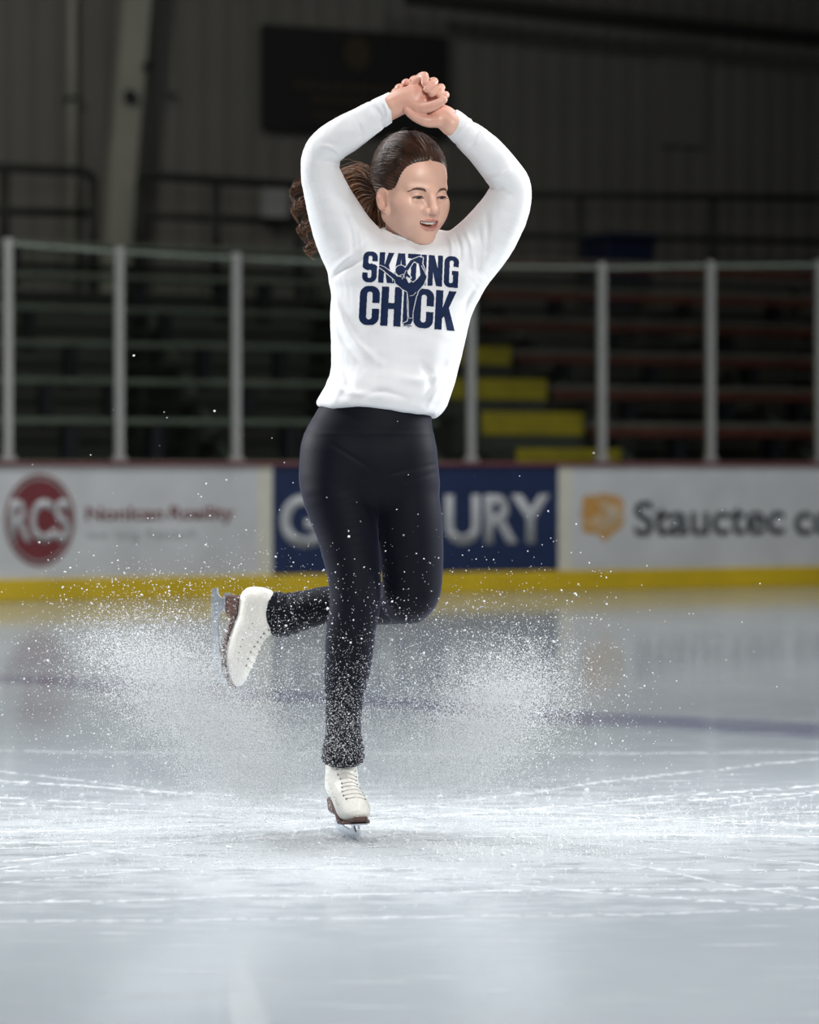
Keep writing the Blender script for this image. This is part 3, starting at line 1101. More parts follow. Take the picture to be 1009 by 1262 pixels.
def head_local(q, fine=True):
    d = ell(q, CRC, CRR)
    d = smin(d, ell(q, (0, 0.022, -0.022), (0.0625, 0.064, 0.085)), 0.03)
    d = smin(d, ell(q, (0, 0.045, 0.040), (0.052, 0.036, 0.040)), 0.03)
    for s in (-1, 1):
        d = smin(d, rcone(q, (s * 0.051, 0.0, -0.053), (s * 0.011, 0.064, -0.0925), 0.021, 0.0155), 0.030)
        d = smin(d, ell(q, (s * 0.035, 0.058, -0.031), (0.025, 0.022, 0.026)), 0.030)
        d = smin(d, rcone(q, (s * 0.048, 0.056, -0.018), (s * 0.066, 0.01, -0.014), 0.012, 0.008), 0.02)
    d = smin(d, ell(q, (0, 0.0675, -0.0945), (0.016, 0.015, 0.012)), 0.018)
    for s in (-1, 1):
        d = smin(d, ell(q, (s * 0.032, 0.048, -0.046), (0.021, 0.023, 0.028)), 0.025)
    # mouth mound
    d = smin(d, ell(q, (0, 0.070, -0.062), (0.030, 0.020, 0.024)), 0.018)
    if not fine: return d
    for s in (-1, 1):
        d = smin(d, rcone(q, (s * 0.012, 0.083, 0.0155), (s * 0.046, 0.067, 0.017), 0.0055, 0.005), 0.014)
        d = smax(d, -ell(q, (s * EYE[0], 0.0955, -0.001), (0.018, 0.0145, 0.0110)), 0.014)
    # nose
    nose = rcone(q, (0, 0.085, 0.010), (0, 0.1045, -0.0285), 0.0064, 0.0088)
    nose = smin(nose, ell(q, (0, 0.1060, -0.0305), (0.0098, 0.0085, 0.0080)), 0.006)
    for s in (-1, 1):
        nose = smin(nose, ell(q, (s * 0.0120, 0.0950, -0.0340), (0.0066, 0.0085, 0.0062)), 0.006)
    d = smin(d, nose, 0.017)
    for s in (-1, 1):
        d = smax(d, -ell(q, (s * 0.0064, 0.1000, -0.0395), (0.0036, 0.0050, 0.0030)), 0.003)
    # lids over the eyeball, parted by a narrow almond
    for s in (-1, 1):
        lid = ell(q, (s * EYE[0], EYE[1], EYE[2]), (0.0150, 0.0136, 0.0136))
        d = smin(d, lid, 0.004)
        d = smax(d, -ell(q, (s * EYE[0], 0.0860, -0.0042), (0.0134, 0.0085, 0.0030)), 0.0016)
        # crease of the upper lid
        d = smax(d, -poly_tube(q, [(s * 0.020, 0.0835, 0.0062), (s * 0.030, 0.0862, 0.0090), (s * 0.043, 0.0788, 0.0066)], 0.0010), 0.0025)
    # lips with the mouth open on the upper teeth
    lips = smin(poly_tube(q, UPLIP, [0.0015, 0.0023, 0.0028, 0.0026, 0.0028, 0.0023, 0.0015]),
                poly_tube(q, LOLIP, [0.0016, 0.0036, 0.0046, 0.0046, 0.0036, 0.0016]), 0.002)
    d = smin(d, lips, 0.005)
    d = smax(d, -mouth_gap(q), 0.002)
    d = smax(d, -rcone(q, (0, 0.099, -0.0450), (0, 0.0975, -0.051), 0.002, 0.0024), 0.005)
    # ears
    for s in (-1, 1):
        e_ = np.array([s * 0.026, -0.028, -0.006]); e_ /= np.linalg.norm(e_)
        n_ = np.array([s * 0.028, 0.026, 0.0]); n_ -= e_ * (n_ @ e_); n_ /= np.linalg.norm(n_)
        h_ = np.cross(n_, e_); h_ *= np.sign(h_[2])
        Re = np.stack([n_, e_, h_], 1)
        c = EARC * np.array([s, 1, 1])
        ear = ell(q, c, (0.0066, 0.0165, 0.0275), Re)
        ear = smin(ear, ell(q, c - e_ * 0.009 - h_ * 0.025, (0.0055, 0.0085, 0.0095), Re), 0.006)
        ear = smax(ear, -ell(q, c + n_ * 0.0050 - e_ * 0.004 - h_ * 0.003, (0.0070, 0.0080, 0.0140), Re), 0.003)
        ear = smax(ear, -ell(q, c + n_ * 0.0055 + e_ * 0.001 + h_ * 0.0115, (0.0056, 0.0112, 0.0105), Re), 0.003)
        ear = smin(ear, rcone(q, c - e_ * 0.0145 - h_ * 0.001 + n_ * .002, c - e_ * 0.013 - h_ * 0.010 + n_ * .002, 0.0038, 0.0042), 0.005)
        d = smin(d, ear, 0.004)
    return d


# ---- limbs (photo pixel, photo pixel, depth offset, radius in pixels)
ARM_R = [R_(446, 322, 0.02, 44), R_(425, 290, 0.01, 37), R_(409, 255, -0.01, 31), R_(396.5, 217, -0.03, 26), R_(399, 187, -0.05, 24), R_(428, 164, -0.07, 23.0), R_(458, 145, -0.08, 19.5), R_(489, 128, -0.09, 17)]
ARM_L = [R_(560, 335, 0.02, 43), R_(584, 311, 0.02, 39), R_(606, 284, 0.01, 34.5), R_(624, 254, -0.01, 29), R_(628, 226, -0.03, 24.0), R_(602, 192, -0.06, 22.5), R_(574, 165, -0.08, 19), R_(549, 144, -0.09, 15.5)]
CUFF_R = (P(488, 128.5, -0.09), P(489, 128, -0.09) - P(458, 145, -0.08))
CUFF_L = (P(551.5, 147, -0.09), P(549, 144, -0.09) - P(574, 165, -0.08))
TORSO = []
for y, l, r, dy, ry in [(284, 470, 548, .07, .050), (292, 458, 560, .06, .070), (302, 446, 570, .05, .088), (320, 428, 583, .035, .106), (342, 411, 590, .02, .121), (360, 408.5, 588, .02, .124), (380, 407, 583, .02, .123),
                         (400, 407, 577.5, .02, .121), (430, 408, 571, .015, .119), (455, 407.5, 565, .015, .121), (475, 401, 559, .01, .127), (490, 393, 553.5, .01, .131),
                         (500, 388, 550, .01, .129), (510, 388, 547, .01, .122), (520, 393, 544, .01, .115)]:
    a, b = P(l, y, dy), P(r, y, dy)
    TORSO.append((a[2], (a[0] + b[0]) / 2, 6 + dy, (b[0] - a[0]) / 2, ry))
TORSO = [tuple(r_) for r_ in catmull(TORSO, 70)]
LEG_R = [R_(419, 560, 0.0, 44), R_(416.5, 600, 0.0, 45.5), R_(421, 625, -.005, 42.5), R_(427, 650, -.01, 38.8), R_(432, 680, -.015, 35.5), R_(435.5, 700, -.02, 33.5), R_(437.5, 725, -.025, 32.0), R_(437, 748, -.025, 31.0),
         R_(433, 772, -.01, 30.3), R_(430.5, 798, .01, 30), R_(428, 825, .03, 28), R_(425, 850, .045, 25.2), R_(423.2, 880, .06, 22.2), R_(423, 900, .07, 21.8), R_(423, 918, .08, 24), R_(422.5, 932, .085, 26), R_(422.5, 948, .09, 27)]
LEG_L = [R_(494, 560, 0.01, 42), R_(499, 600, 0.015, 40.5), R_(504, 640, 0.025, 40.5), R_(507, 675, 0.035, 39.3), R_(508, 705, 0.045, 37.5), R_(507, 726, 0.05, 36.3), R_(503, 735, 0.07, 33.5)]
SHIN_L = [R_(503, 735, 0.07, 33.5), R_(482, 742, 0.11, 27.5), R_(455, 744.5, 0.145, 25.5), R_(425, 744.5, 0.175, 23.8), R_(400, 746, 0.195, 23.2), R_(378, 751, 0.21, 23.8), R_(358, 755.5, 0.225, 25), R_(345, 756, 0.235, 26.5), R_(330, 756, 0.245, 27)]
HIPS = []
for y, l, r, dy, ry in [(455, 415, 545, .01, .09), (485, 402, 540, .01, .098), (500, 394, 535, .01, .102), (512, 387, 532, .01, .104), (527, 379, 532, .01, .108), (545, 373, 533, .015, .113), (565, 371, 535, .02, .118), (585, 371, 537, .025, .117), (600, 373, 537, .03, .108), (618, 385, 525, .035, .085), (632, 405, 505, .035, .05)]:
    a, b = P(l, y, dy), P(r, y, dy)
    HIPS.append((a[2], (a[0] + b[0]) / 2, 6 + dy, (b[0] - a[0]) / 2, ry))

HIPS = [tuple(r_) for r_ in catmull(HIPS, 40)]
NECK = (Hw(0, -0.022, -0.045), P(507, 312, .04))


def f(x, y, dy, r): return R_(x, y, dy, r)


# ---- hands: her right hand (frame left) in front, her left hand cupping it from behind
# each finger: knuckle, middle joints, tip
HD = -0.095
RH_PALM = [f(484, 130, HD, 15.5), f(495, 124.5, HD - .002, 14.5), f(506, 120, HD - .004, 14.5), f(515, 117, HD - .006, 13)]
RH_F = [[f(508, 108, HD, 6.2), f(516, 97, HD - .012, 5.4), f(523, 93.5, HD - .030, 5.1), f(523.5, 102, HD - .040, 4.7)],
        [f(513, 111, HD, 6.0), f(527, 103, HD - .008, 5.3), f(535, 100.5, HD - .027, 5.1), f(526, 110, HD - .042, 4.6)],
        [f(518, 116, HD, 5.8), f(534, 111, HD - .006, 5.2), f(543.5, 108, HD - .024, 5.0), f(532, 115.5, HD - .040, 4.5)],
        [f(520, 122, HD, 5.4), f(538, 119.5, HD - .004, 4.8), f(549, 117, HD - .018, 4.7), f(541, 117.5, HD - .032, 4.2)]]
RH_T = [f(503, 127, HD - .012, 8.5), f(517, 133, HD - .026, 8.0), f(531, 131, HD - .036, 6.6), f(541, 126.5, HD - .040, 5.3), f(547, 123, HD - .041, 4.4)]
LH_PALM = [f(556, 153, HD, 14.5), f(547, 145, HD + .002, 14.0), f(537, 140, HD + .008, 15), f(528, 134, HD + .018, 14)]
LH_F = [[f(527, 125, HD + .022, 6.2), f(514, 108, HD + .030, 5.6), f(509, 100, HD + .018, 5.2), f(511, 97.5, HD + .004, 4.6)],
        [f(522, 128, HD + .024, 6.2), f(506, 113, HD + .034, 5.6), f(499.5, 104, HD + .022, 5.2), f(501, 101.5, HD + .006, 4.6)],
        [f(518, 132, HD + .024, 6.0), f(499, 119, HD + .034, 5.4), f(491, 110, HD + .022, 5.0), f(492.5, 107.5, HD + .008, 4.5)],
        [f(516, 136, HD + .022, 5.6), f(499, 127, HD + .030, 5.0), f(487, 117, HD + .022, 4.6), f(486.5, 113, HD + .010, 4.1)]]
LH_T = [f(541, 148, HD - .008, 9.2), f(527, 149, HD - .020, 8.0), f(514, 145, HD - .024, 6.3), f(506, 140, HD - .024, 5.4), f(501.5, 135.5, HD - .023, 4.7)]


def hands(p):
    def rows(r, n=10): return limb(p, r, n)
    R = rows(RH_PALM, 8)
    R = smin(R, rcone(p, RH_PALM[1][:3], P(512, 127, HD - .01), .026, .024), 0.015)
    for k in RH_F: R = smin(R, rows(k), 0.004)
    R = smin(R, rows(RH_T), 0.006)
    L_ = rows(LH_PALM, 8)
    for k in LH_F: L_ = smin(L_, rows(k), 0.004)
    L_ = smin(L_, rows(LH_T), 0.006)
    return smin(R, L_, 0.0025)


def near(p, c, r): return np.linalg.norm(p - np.asarray(c, np.float32), axis=1) < r


HANDC = P(520, 122, HD)


def body_sdf(p):
    d = loft(p, TORSO, -0.018)
    d = smax(d, P(0, 470, 0)[2] - p[:, 2], 0.03)
    d = smin(d, loft(p, HIPS, -0.018), 0.015)
    for A in (ARM_R, ARM_L):
        A2 = [(*r[:3], r[3] * (0.80 if i < 6 else 0.84)) for i, r in enumerate(A)]
        d = smin(d, limb(p, A2, 16), 0.02)
    d = smin(d, limb(p, LEG_R, 18, -0.010), 0.02)
    LL = smin(limb(p, LEG_L, 10, -0.010), limb(p, SHIN_L, 12, -0.010), 0.005)
    d = smin(d, LL, 0.004)
    d = smin(d, rcone(p, NECK[0], NECK[1], 0.0545, 0.058), 0.03)
    m = near(p, HC, 0.26)
    if m.any():
        h = head_local(Hl(p[m])) * HS
        d[m] = smin(d[m], h, 0.012)
    m = near(p, HANDC, 0.16)
    if m.any():
        d[m] = smin(d[m], hands(p[m]), 0.006)
    return d


lo = P(330, 948, 0) - np.array([0.02, 0.3, 0]); hi = P(665, 80, 0) + np.array([0.02, 0.42, 0])
v, q = surface(body_sdf, (lo[0], 5.72, lo[2]), (hi[0], 6.36, hi[2]), 0.004)
v, q = biggest_piece(v, q)
v = project(body_sdf, v, 1)
person = mesh_object('person', v, q, M['skin'], smooth=True)
sel_head = lambda co: np.linalg.norm(co - Hw(0, 0.02, -0.01), axis=1) < 0.155
sel_hand = lambda co: np.linalg.norm(co - HANDC, axis=1) < 0.10
refine(person.data, lambda co: sel_head(co) | sel_hand(co), body_sdf)
refine(person.data, lambda co: (np.linalg.norm(co - Hw(0, 0.085, -0.035), axis=1) < 0.085), body_sdf)
# skin tints: lips, cheeks, redder hands
co = co_of(person.data)
ql = Hl(co)
col = np.tile(np.array([0.80, 0.49, 0.375]), (len(co), 1))


def blend(mask, c):
    global col
    col = col * (1 - mask[:, None]) + np.array(c) * mask[:, None]


hd = np.linalg.norm(co - HC, axis=1) < 0.2
for s in (-1, 1):
    dd = np.linalg.norm((ql - np.array([s * 0.045, 0.06, -0.036])) / np.array([1, 1, 0.8]), axis=1)
    blend(np.clip(1 - dd / 0.032, 0, 1) * 0.55 * hd, (0.70, 0.34, 0.29))
dd = np.linalg.norm(ql - np.array([0, 0.110, -0.032]), axis=1)
blend(np.clip(1 - dd / 0.016, 0, 1) * 0.4 * hd, (0.68, 0.34, 0.28))
for s in (-1, 1):
    dd = np.linalg.norm(ql - np.array([s * 0.076, -0.012, -0.012]), axis=1)
    blend(np.clip(1 - dd / 0.035, 0, 1) * 0.75 * hd, (0.66, 0.28, 0.22))
lp = np.minimum(poly_tube(ql, UPLIP, 0.0032), poly_tube(ql, LOLIP, 0.0046))
lipm = (np.clip(1 - lp / 0.0018, 0, 1) * (ql[:, 1] > 0.07) * hd)
blend(lipm * 0.85, (0.56, 0.205, 0.19))
hm = np.clip(1 - (np.linalg.norm(co - HANDC, axis=1) - 0.06) / 0.05, 0, 1)
blend(hm * 0.75, (0.70, 0.36, 0.275))
a = person.data.color_attributes.new('tint', 'FLOAT_COLOR', 'POINT')
a.data.foreach_set('color', np.concatenate([col, np.ones((len(col), 1))], 1).astype(np.float32).ravel())
tag(person, 'young skater in white sweatshirt and black leggings spinning on one foot, hands clasped overhead', 'person')


def child(name, v, q, m, smooth=True, parent=None):
    return mesh_object(name, v, q, m, parent or person, smooth)


# ---- eyes, brows, lashes, teeth, ear studs
gaze = np.array([0.22, 1.0, -0.42]); gaze /= np.linalg.norm(gaze)
for s in (-1, 1):
    n1, n2 = 24, 16
    vv, ff, mi = [], [], []
    zax = gaze; xax = np.cross([0, 0, 1], zax); xax /= np.linalg.norm(xax); yax = np.cross(zax, xax)
    for i in range(n2 + 1):
        th = math.pi * i / n2
        for j in range(n1):
            ph = 2 * math.pi * j / n1
            dv = zax * math.cos(th) + (xax * math.cos(ph) + yax * math.sin(ph)) * math.sin(th)
            vv.append(Hw(*(np.array([s * EYE[0], EYE[1], EYE[2]]) + 0.0124 * dv)))
    for i in range(n2):
        for j in range(n1):
            ff.append((i * n1 + j, (i + 1) * n1 + j, (i + 1) * n1 + (j + 1) % n1, i * n1 + (j + 1) % n1))
            mi.append(2 if i < 1 else (1 if i < 3 else 0))
    o = mesh_object('eye', vv, ff, [M['sclera'], M['iris'], M['lash']], person, True, mi)
    o['label'] = 'lowered eye with a dark iris'


def on_head(a, b, c, lift=0.0):
    """nearest point of the head's skin to a head-frame point"""
    p = np.array([Hw(a, b, c)])
    p = project(body_sdf, p, 6)
    g = gradient(body_sdf, p)[0]
    return p[0] + g / np.linalg.norm(g) * lift


for s in (-1, 1):
    mb = MB()
    pts = [(0.0125, 0.0865, 0.0125), (0.021, 0.087, 0.0148), (0.031, 0.083, 0.0165), (0.040, 0.077, 0.0155), (0.0495, 0.067, 0.0105)]
    cv = catmull([(s * a, b, c) for a, b, c in pts], 22)
    skinp = [on_head(*c) for c in cv]
    r2 = np.random.default_rng(3)
    for k in range(210):                                # short slanting brow hairs
        t = r2.uniform(0, 20)
        i = int(t)
        wdt = np.interp(t, [0, 5, 14, 21], [0.0022, 0.0027, 0.0020, 0.0004]) * HS
        base = skinp[i] * (1 - (t - i)) + skinp[i + 1] * (t - i)
        tang = (skinp[i + 1] - skinp[i]); tang /= np.linalg.norm(tang)
        offs = RH[:, 2] * r2.uniform(-1, 1) * wdt
        p0 = base + offs - fw * 0.0006
        p1 = p0 + tang * 0.007 + RH[:, 2] * r2.uniform(-.0005, .0012) + fw * 0.0012
        mb.tube([p0, (p0 + p1) / 2 + fw * 0.0008, p1], [0.00034, 0.0003, 0.00012], 4)
    mb.build('eyebrow', M['brow'], person)
    mb = MB()
    rim = [(-0.0132, 0.0805, -0.0040), (-0.007, 0.0845, -0.0012), (0, 0.0858, -0.0004), (0.007, 0.0842, -0.0014), (0.0135, 0.0790, -0.0040)]
    pts = [Hw(s * EYE[0] + s * a, b + 0.0005, c) for a, b, c in rim]
    cv = catmull(pts, 16)
    mb.tube(cv, [0.0006 + 0.0008 * math.sin(math.pi * i / 15) for i in range(16)], 6)
    for i in range(1, 16):
        for jj in (0, .5):
            b0 = cv[i] * (1 - jj) + cv[i - 1] * jj
            out_ = RH @ np.array([s * (i - 7) * 0.05, 0.8, -0.35])
            mb.tube([b0, b0 + out_ * 0.004, b0 + out_ * 0.0075 + RH[:, 2] * 0.001], [0.0004, 0.0003, 0.0001], 4)
    mb.build('eyelashes', M['lash'], person)
# upper teeth: a bow of single crowns in one dental arch
mb = MB()
for k in range(-4, 5):
    if k == 0: pass
    a = k * 0.0043
    yb = 0.0895 - 22 * a * a
    hgt = 0.0062 if abs(k) < 3 else 0.0050
    cpt = Hw(a, yb, (-0.0608 + 2.2 * a * a))
    pts = []
    b0 = len(mb.v)
    for (da, db, dc) in [(-.0021, 0, .003), (.0021, 0, .003), (.0021, 0, .003 - hgt), (-.0021, 0, .003 - hgt)]:
        for t in (0.0, 0.004):
            mb.v.append(tuple(Hw(a + da, yb - t + (0.0006 if dc < 0 else 0), (-0.0608 + 2.2 * a * a) + dc)))
    mb.f += [[b0 + i for i in q_] for q_ in ((0, 2, 4, 6), (1, 7, 5, 3), (0, 1, 3, 2), (2, 3, 5, 4), (4, 5, 7, 6), (6, 7, 1, 0))]
mb.build('teeth', M['teeth'], person, bevel=0.0006)
for (b, c, r) in [(0.0185, -0.0425, 0.0019), (0.0120, -0.0435, 0.0017)]:
    p0 = on_head(-0.084, b, c, 0.0012)
    vv, ff = [], []
    for i in range(9):
        for j in range(12):
            th, ph = math.pi * i / 8, 2 * math.pi * j / 12
            vv.append(p0 + r * HS * np.array([math.sin(th) * math.cos(ph), math.sin(th) * math.sin(ph), math.cos(th)]))
    for i in range(8):
        for j in range(12):
            ff.append((i * 12 + j, i * 12 + (j + 1) % 12, (i + 1) * 12 + (j + 1) % 12, (i + 1) * 12 + j))
    o = mesh_object('ear_stud', vv, ff, M['gold_stud'], person, True)

# ---- hair -----------------------------------------------------------
HRR = tuple(r + 0.0085 for r in CRR)


def hair_sdf(p):
    q = Hl(p)
    d = ell(q, (CRC[0], CRC[1] - 0.001, CRC[2] + 0.001), HRR)
    # hairline: slanting cut from the brow over the ear to the nape, a touch lower at the temples
    cut = 0.735 * (q[:, 1] - 0.000) - 0.678 * q[:, 2] - 0.0070 - 0.010 * np.clip((0.02 - q[:, 2]) / 0.03, 0, 1) - 5.0 * np.maximum(np.abs(q[:, 0]) - 0.045, 0) ** 2 * 10 + 0.0
    d = smax(d, cut + 0.0005 * np.sin(q[:, 0] * 160 + 3 * np.sin(q[:, 2] * 90)), 0.016)
    g = np.abs(q[:, 0] + 0.001) # parting
    top = (q[:, 2] > 0.06) & (q[:, 1] > -0.04)
    d = d + np.where(top, 0.0022 * np.exp(-(g / 0.0028) ** 2), 0)
    # fine combed grooves running back
    ang = np.arctan2(q[:, 0], q[:, 2] - 0.0)
    inn = np.clip((-cut - 0.004) / 0.02, 0, 1)
    d = d + inn * (0.0007 * np.sin(ang * 70 + 1.4 * np.sin(q[:, 1] * 60)) + 0.0004 * np.sin(ang * 143 + q[:, 1] * 40))
    # gathered bump where the tail is tied
    d = smin(d, ell(q, (-0.008, -0.112, 0.022), (0.026, 0.020, 0.026)), 0.02)
    return d * HS * 0.9


r = 0.16
v, q = surface(hair_sdf, HC - r, HC + r, 0.0015)
v, q = biggest_piece(v, q)
v = project(hair_sdf, v, 1)
hair = child('hair', v, q, M['hair'])


def strand_mesh(name, strands, radii, m, parent, n=3):
    """many thin tapered tubes in one mesh; strands (S, K, 3)"""
    S_, K, _ = strands.shape
    t = np.zeros_like(strands)
    t[:, 1:-1] = strands[:, 2:] - strands[:, :-2]
    t[:, 0] = strands[:, 1] - strands[:, 0]; t[:, -1] = strands[:, -1] - strands[:, -2]
    t /= np.linalg.norm(t, axis=2, keepdims=True) + 1e-12
    ref = np.array([0.3, -0.2, 0.93])
    a = np.cross(t, ref); a /= np.linalg.norm(a, axis=2, keepdims=True) + 1e-12
    b = np.cross(t, a)
    V_ = []
    for k in range(n):
        an = 2 * math.pi * k / n
        V_.append(strands + (a * math.cos(an) + b * math.sin(an)) * radii[:, :, None])
    V_ = np.stack(V_, 2).reshape(-1, 3)
    i = np.arange(S_)[:, None, None] * K * n
    j = np.arange(K - 1)[None, :, None] * n
    k = np.arange(n)[None, None, :]
    k2 = (k + 1) % n
    F = np.stack([i + j + k, i + j + k2, i + j + n + k2, i + j + n + k], -1).reshape(-1, 4)
    return mesh_object(name, V_, F, m, parent, True)


# combed strands lying on the cap, from the hairline and parting back to the tie
r3 = np.random.default_rng(11)
ST = []
tie = np.array([-0.006, -0.118, 0.02])
Cc = np.array(CRC)
for k in range(2200):
    side = -1 if r3.random() < 0.62 else 1
    u = r3.random()
    if u < 0.33:                                        # from the parting
        b = r3.uniform(-0.05, 0.064)
        s0 = np.array([side * 0.002, b, 0.12])
    else:                                               # from the hairline
        a_ = side * r3.uniform(0.003, 0.080)
        c_ = 0.118 * math.sqrt(max(0, 1 - (a_ / 0.082) ** 2)) - 0.012 + 0.006
        b = (0.678 * c_ + 0.0045) / 0.735 + r3.normal(0, 0.0022)
        s0 = np.array([a_, b, c_])
    def dirn(p):
        w = (p - Cc) / np.array(HRR); return w / np.linalg.norm(w)
    d0, d2 = dirn(s0), dirn(tie + np.array([r3.normal(0, .006), 0, r3.normal(0, .008)]))
    md = d0 + d2 + np.array([side * 0.55 * (1 if u < 0.33 else 0.45), 0, 0.15])
    md /= np.linalg.norm(md)
    lift = 1.0 + abs(r3.normal(0, 0.006)) + 0.004
    pts = []
    for t in np.linspace(0, 1, 14):
        w = (1 - t) ** 2 * d0 + 2 * t * (1 - t) * md * 1.05 + t * t * d2
        w /= np.linalg.norm(w)
        lf_ = lift if k > 25 else lift + 0.03 * math.sin(math.pi * t) * r3.random()
        ht = min(1.0, 0.12 + t / 0.16)
        pts.append(Cc + w * (np.array(CRR) + 0.0085 * ht + (lf_ - 1) * 0.08))
    ST.append([Hw(*x) for x in pts])
for k in range(40):                                    # a few loose flyaway hairs round the crown
    a_ = r3.uniform(-1.1, 1.1); b_ = r3.uniform(-0.6, 0.8)
    w = np.array([math.sin(a_), b_, math.cos(a_)]); w /= np.linalg.norm(w)
    p0 = Cc + w * np.array(HRR) * 1.0
    tg = np.cross(w, r3.normal(size=3)); tg /= np.linalg.norm(tg)
    ST.append([Hw(*(p0 + tg * 0.03 * t + w * (0.005 * math.sin(t * 2.6) + 0.001))) for t in np.linspace(0, 1, 14)])
ST = np.array(ST)
rad = np.tile(np.interp(np.linspace(0, 1, 14), [0, .15, .85, 1], [.0003, .0008, .0008, .0004]), (len(ST), 1))
rad[-40:] = 0.00022
strand_mesh('combed_strands', ST, rad, M['hair'], hair)
# hair tie
mb = MB()
tc_ = Hw(-0.010, -0.128, 0.021)
tdir = np.array(P(440, 236, .12)) - np.array(P(470, 238, .10)); tdir /= np.linalg.norm(tdir)
e1 = np.cross(tdir, [0, 0, 1]); e1 /= np.linalg.norm(e1); e2 = np.cross(tdir, e1)
mb.tube([tc_ + 0.021 * (e1 * math.cos(a) + e2 * math.sin(a)) for a in np.linspace(0, 2 * math.pi, 25)], 0.005, 6)
mb.build('hair_tie', M['lash'], person, smooth=True)
# flying ponytail: locks that swing out past her sleeve, curled at the tips
locks = [  # control points in photo pixels with depth, strand count, start spread, end spread
    ([(470, 240, .10), (452, 222, .12), (432, 222, .14), (405, 226, .16), (378, 227, .17), (366, 232, .17), (358, 240, .17), (362, 246, .17)], 110, .018, .0055),
    ([(470, 241, .10), (450, 226, .12), (430, 236, .14), (402, 245, .16), (380, 252, .17), (368, 256, .17), (361, 263, .17), (366, 270, .17)], 110, .018, .0055),
    ([(470, 242, .10), (450, 236, .12), (432, 250, .14), (408, 262, .16), (388, 274, .17), (376, 280, .17), (370, 290, .17), (376, 297, .17)], 110, .018, .0055),
    ([(470, 243, .10), (452, 246, .12), (438, 264, .14), (416, 280, .16), (396, 298, .17), (386, 304, .17), (378, 312, .17), (384, 317, .17)], 110, .018, .005),
    ([(470, 244, .10), (456, 254, .11), (450, 274, .12), (440, 292, .13), (428, 304, .14), (418, 312, .14)], 130, .016, .012),
    ([(470, 246, .10), (462, 258, .10), (458, 276, .11), (452, 292, .12), (446, 302, .12), (440, 308, .12)], 150, .015, .013),
    ([(470, 246, .09), (466, 260, .09), (466, 276, .10), (462, 290, .11), (458, 300, .11), (452, 306, .11)], 120, .012, .010),
    ([(470, 240, .10), (448, 216, .12), (428, 216, .13), (404, 232, .15), (386, 262, .16), (374, 280, .17), (379, 300, .17)], 60, .016, .008),
]
ST, RD = [], []
K = 26
for pts, cnt, s0, s1 in locks:
    cp = np.array([P(*p_) for p_ in pts])
    base = catmull(cp, K)
    ax = base[-1] - base[0]; ax /= np.linalg.norm(ax)
    n1 = np.cross(ax, [0, 0, 1]); n1 /= np.linalg.norm(n1); n2 = np.cross(ax, n1)
    ph0 = r3.uniform(0, 6.28)
    for k in range(cnt):
        o1, o2 = r3.normal(size=2)
        t = np.linspace(0, 1, K)
        spread = np.interp(t, [0, .25, .7, 1], [s0 * .6, s0, s1 * 1.15, s1 * .55])
        amp = np.interp(t, [0, .3, 1], [0, .0018, .010]) * r3.uniform(.5, 1.2)
        ph = ph0 + r3.normal(0, .9); fq = r3.uniform(.75, 1.25)
        wv = np.sin(t * 13 * fq + ph) * amp; wv2 = np.cos(t * 11 * fq + ph) * amp
        L_ = r3.uniform(0.80, 1.03)
        b_ = np.stack([np.interp(np.minimum(t * L_, 1), t, base[:, i]) for i in range(3)], 1)
        ST.append(b_ + n1 * (o1 * spread + wv)[:, None] + n2 * (o2 * spread + wv2)[:, None])
        RD.append(np.interp(t, [0, .7, 1], [.0011, .0010, .0003]))
pony = strand_mesh('ponytail', np.array(ST), np.array(RD), M['hair_tip'], person)
pony['label'] = 'long wavy light brown ponytail flying out behind the sleeve'
# ---- sweatshirt -----------------------------------------------------
HEM0 = P(463, 507, 0)
ct_r, cn_r = CUFF_R[0], CUFF_R[1] / np.linalg.norm(CUFF_R[1])
ct_l, cn_l = CUFF_L[0], CUFF_L[1] / np.linalg.norm(CUFF_L[1])


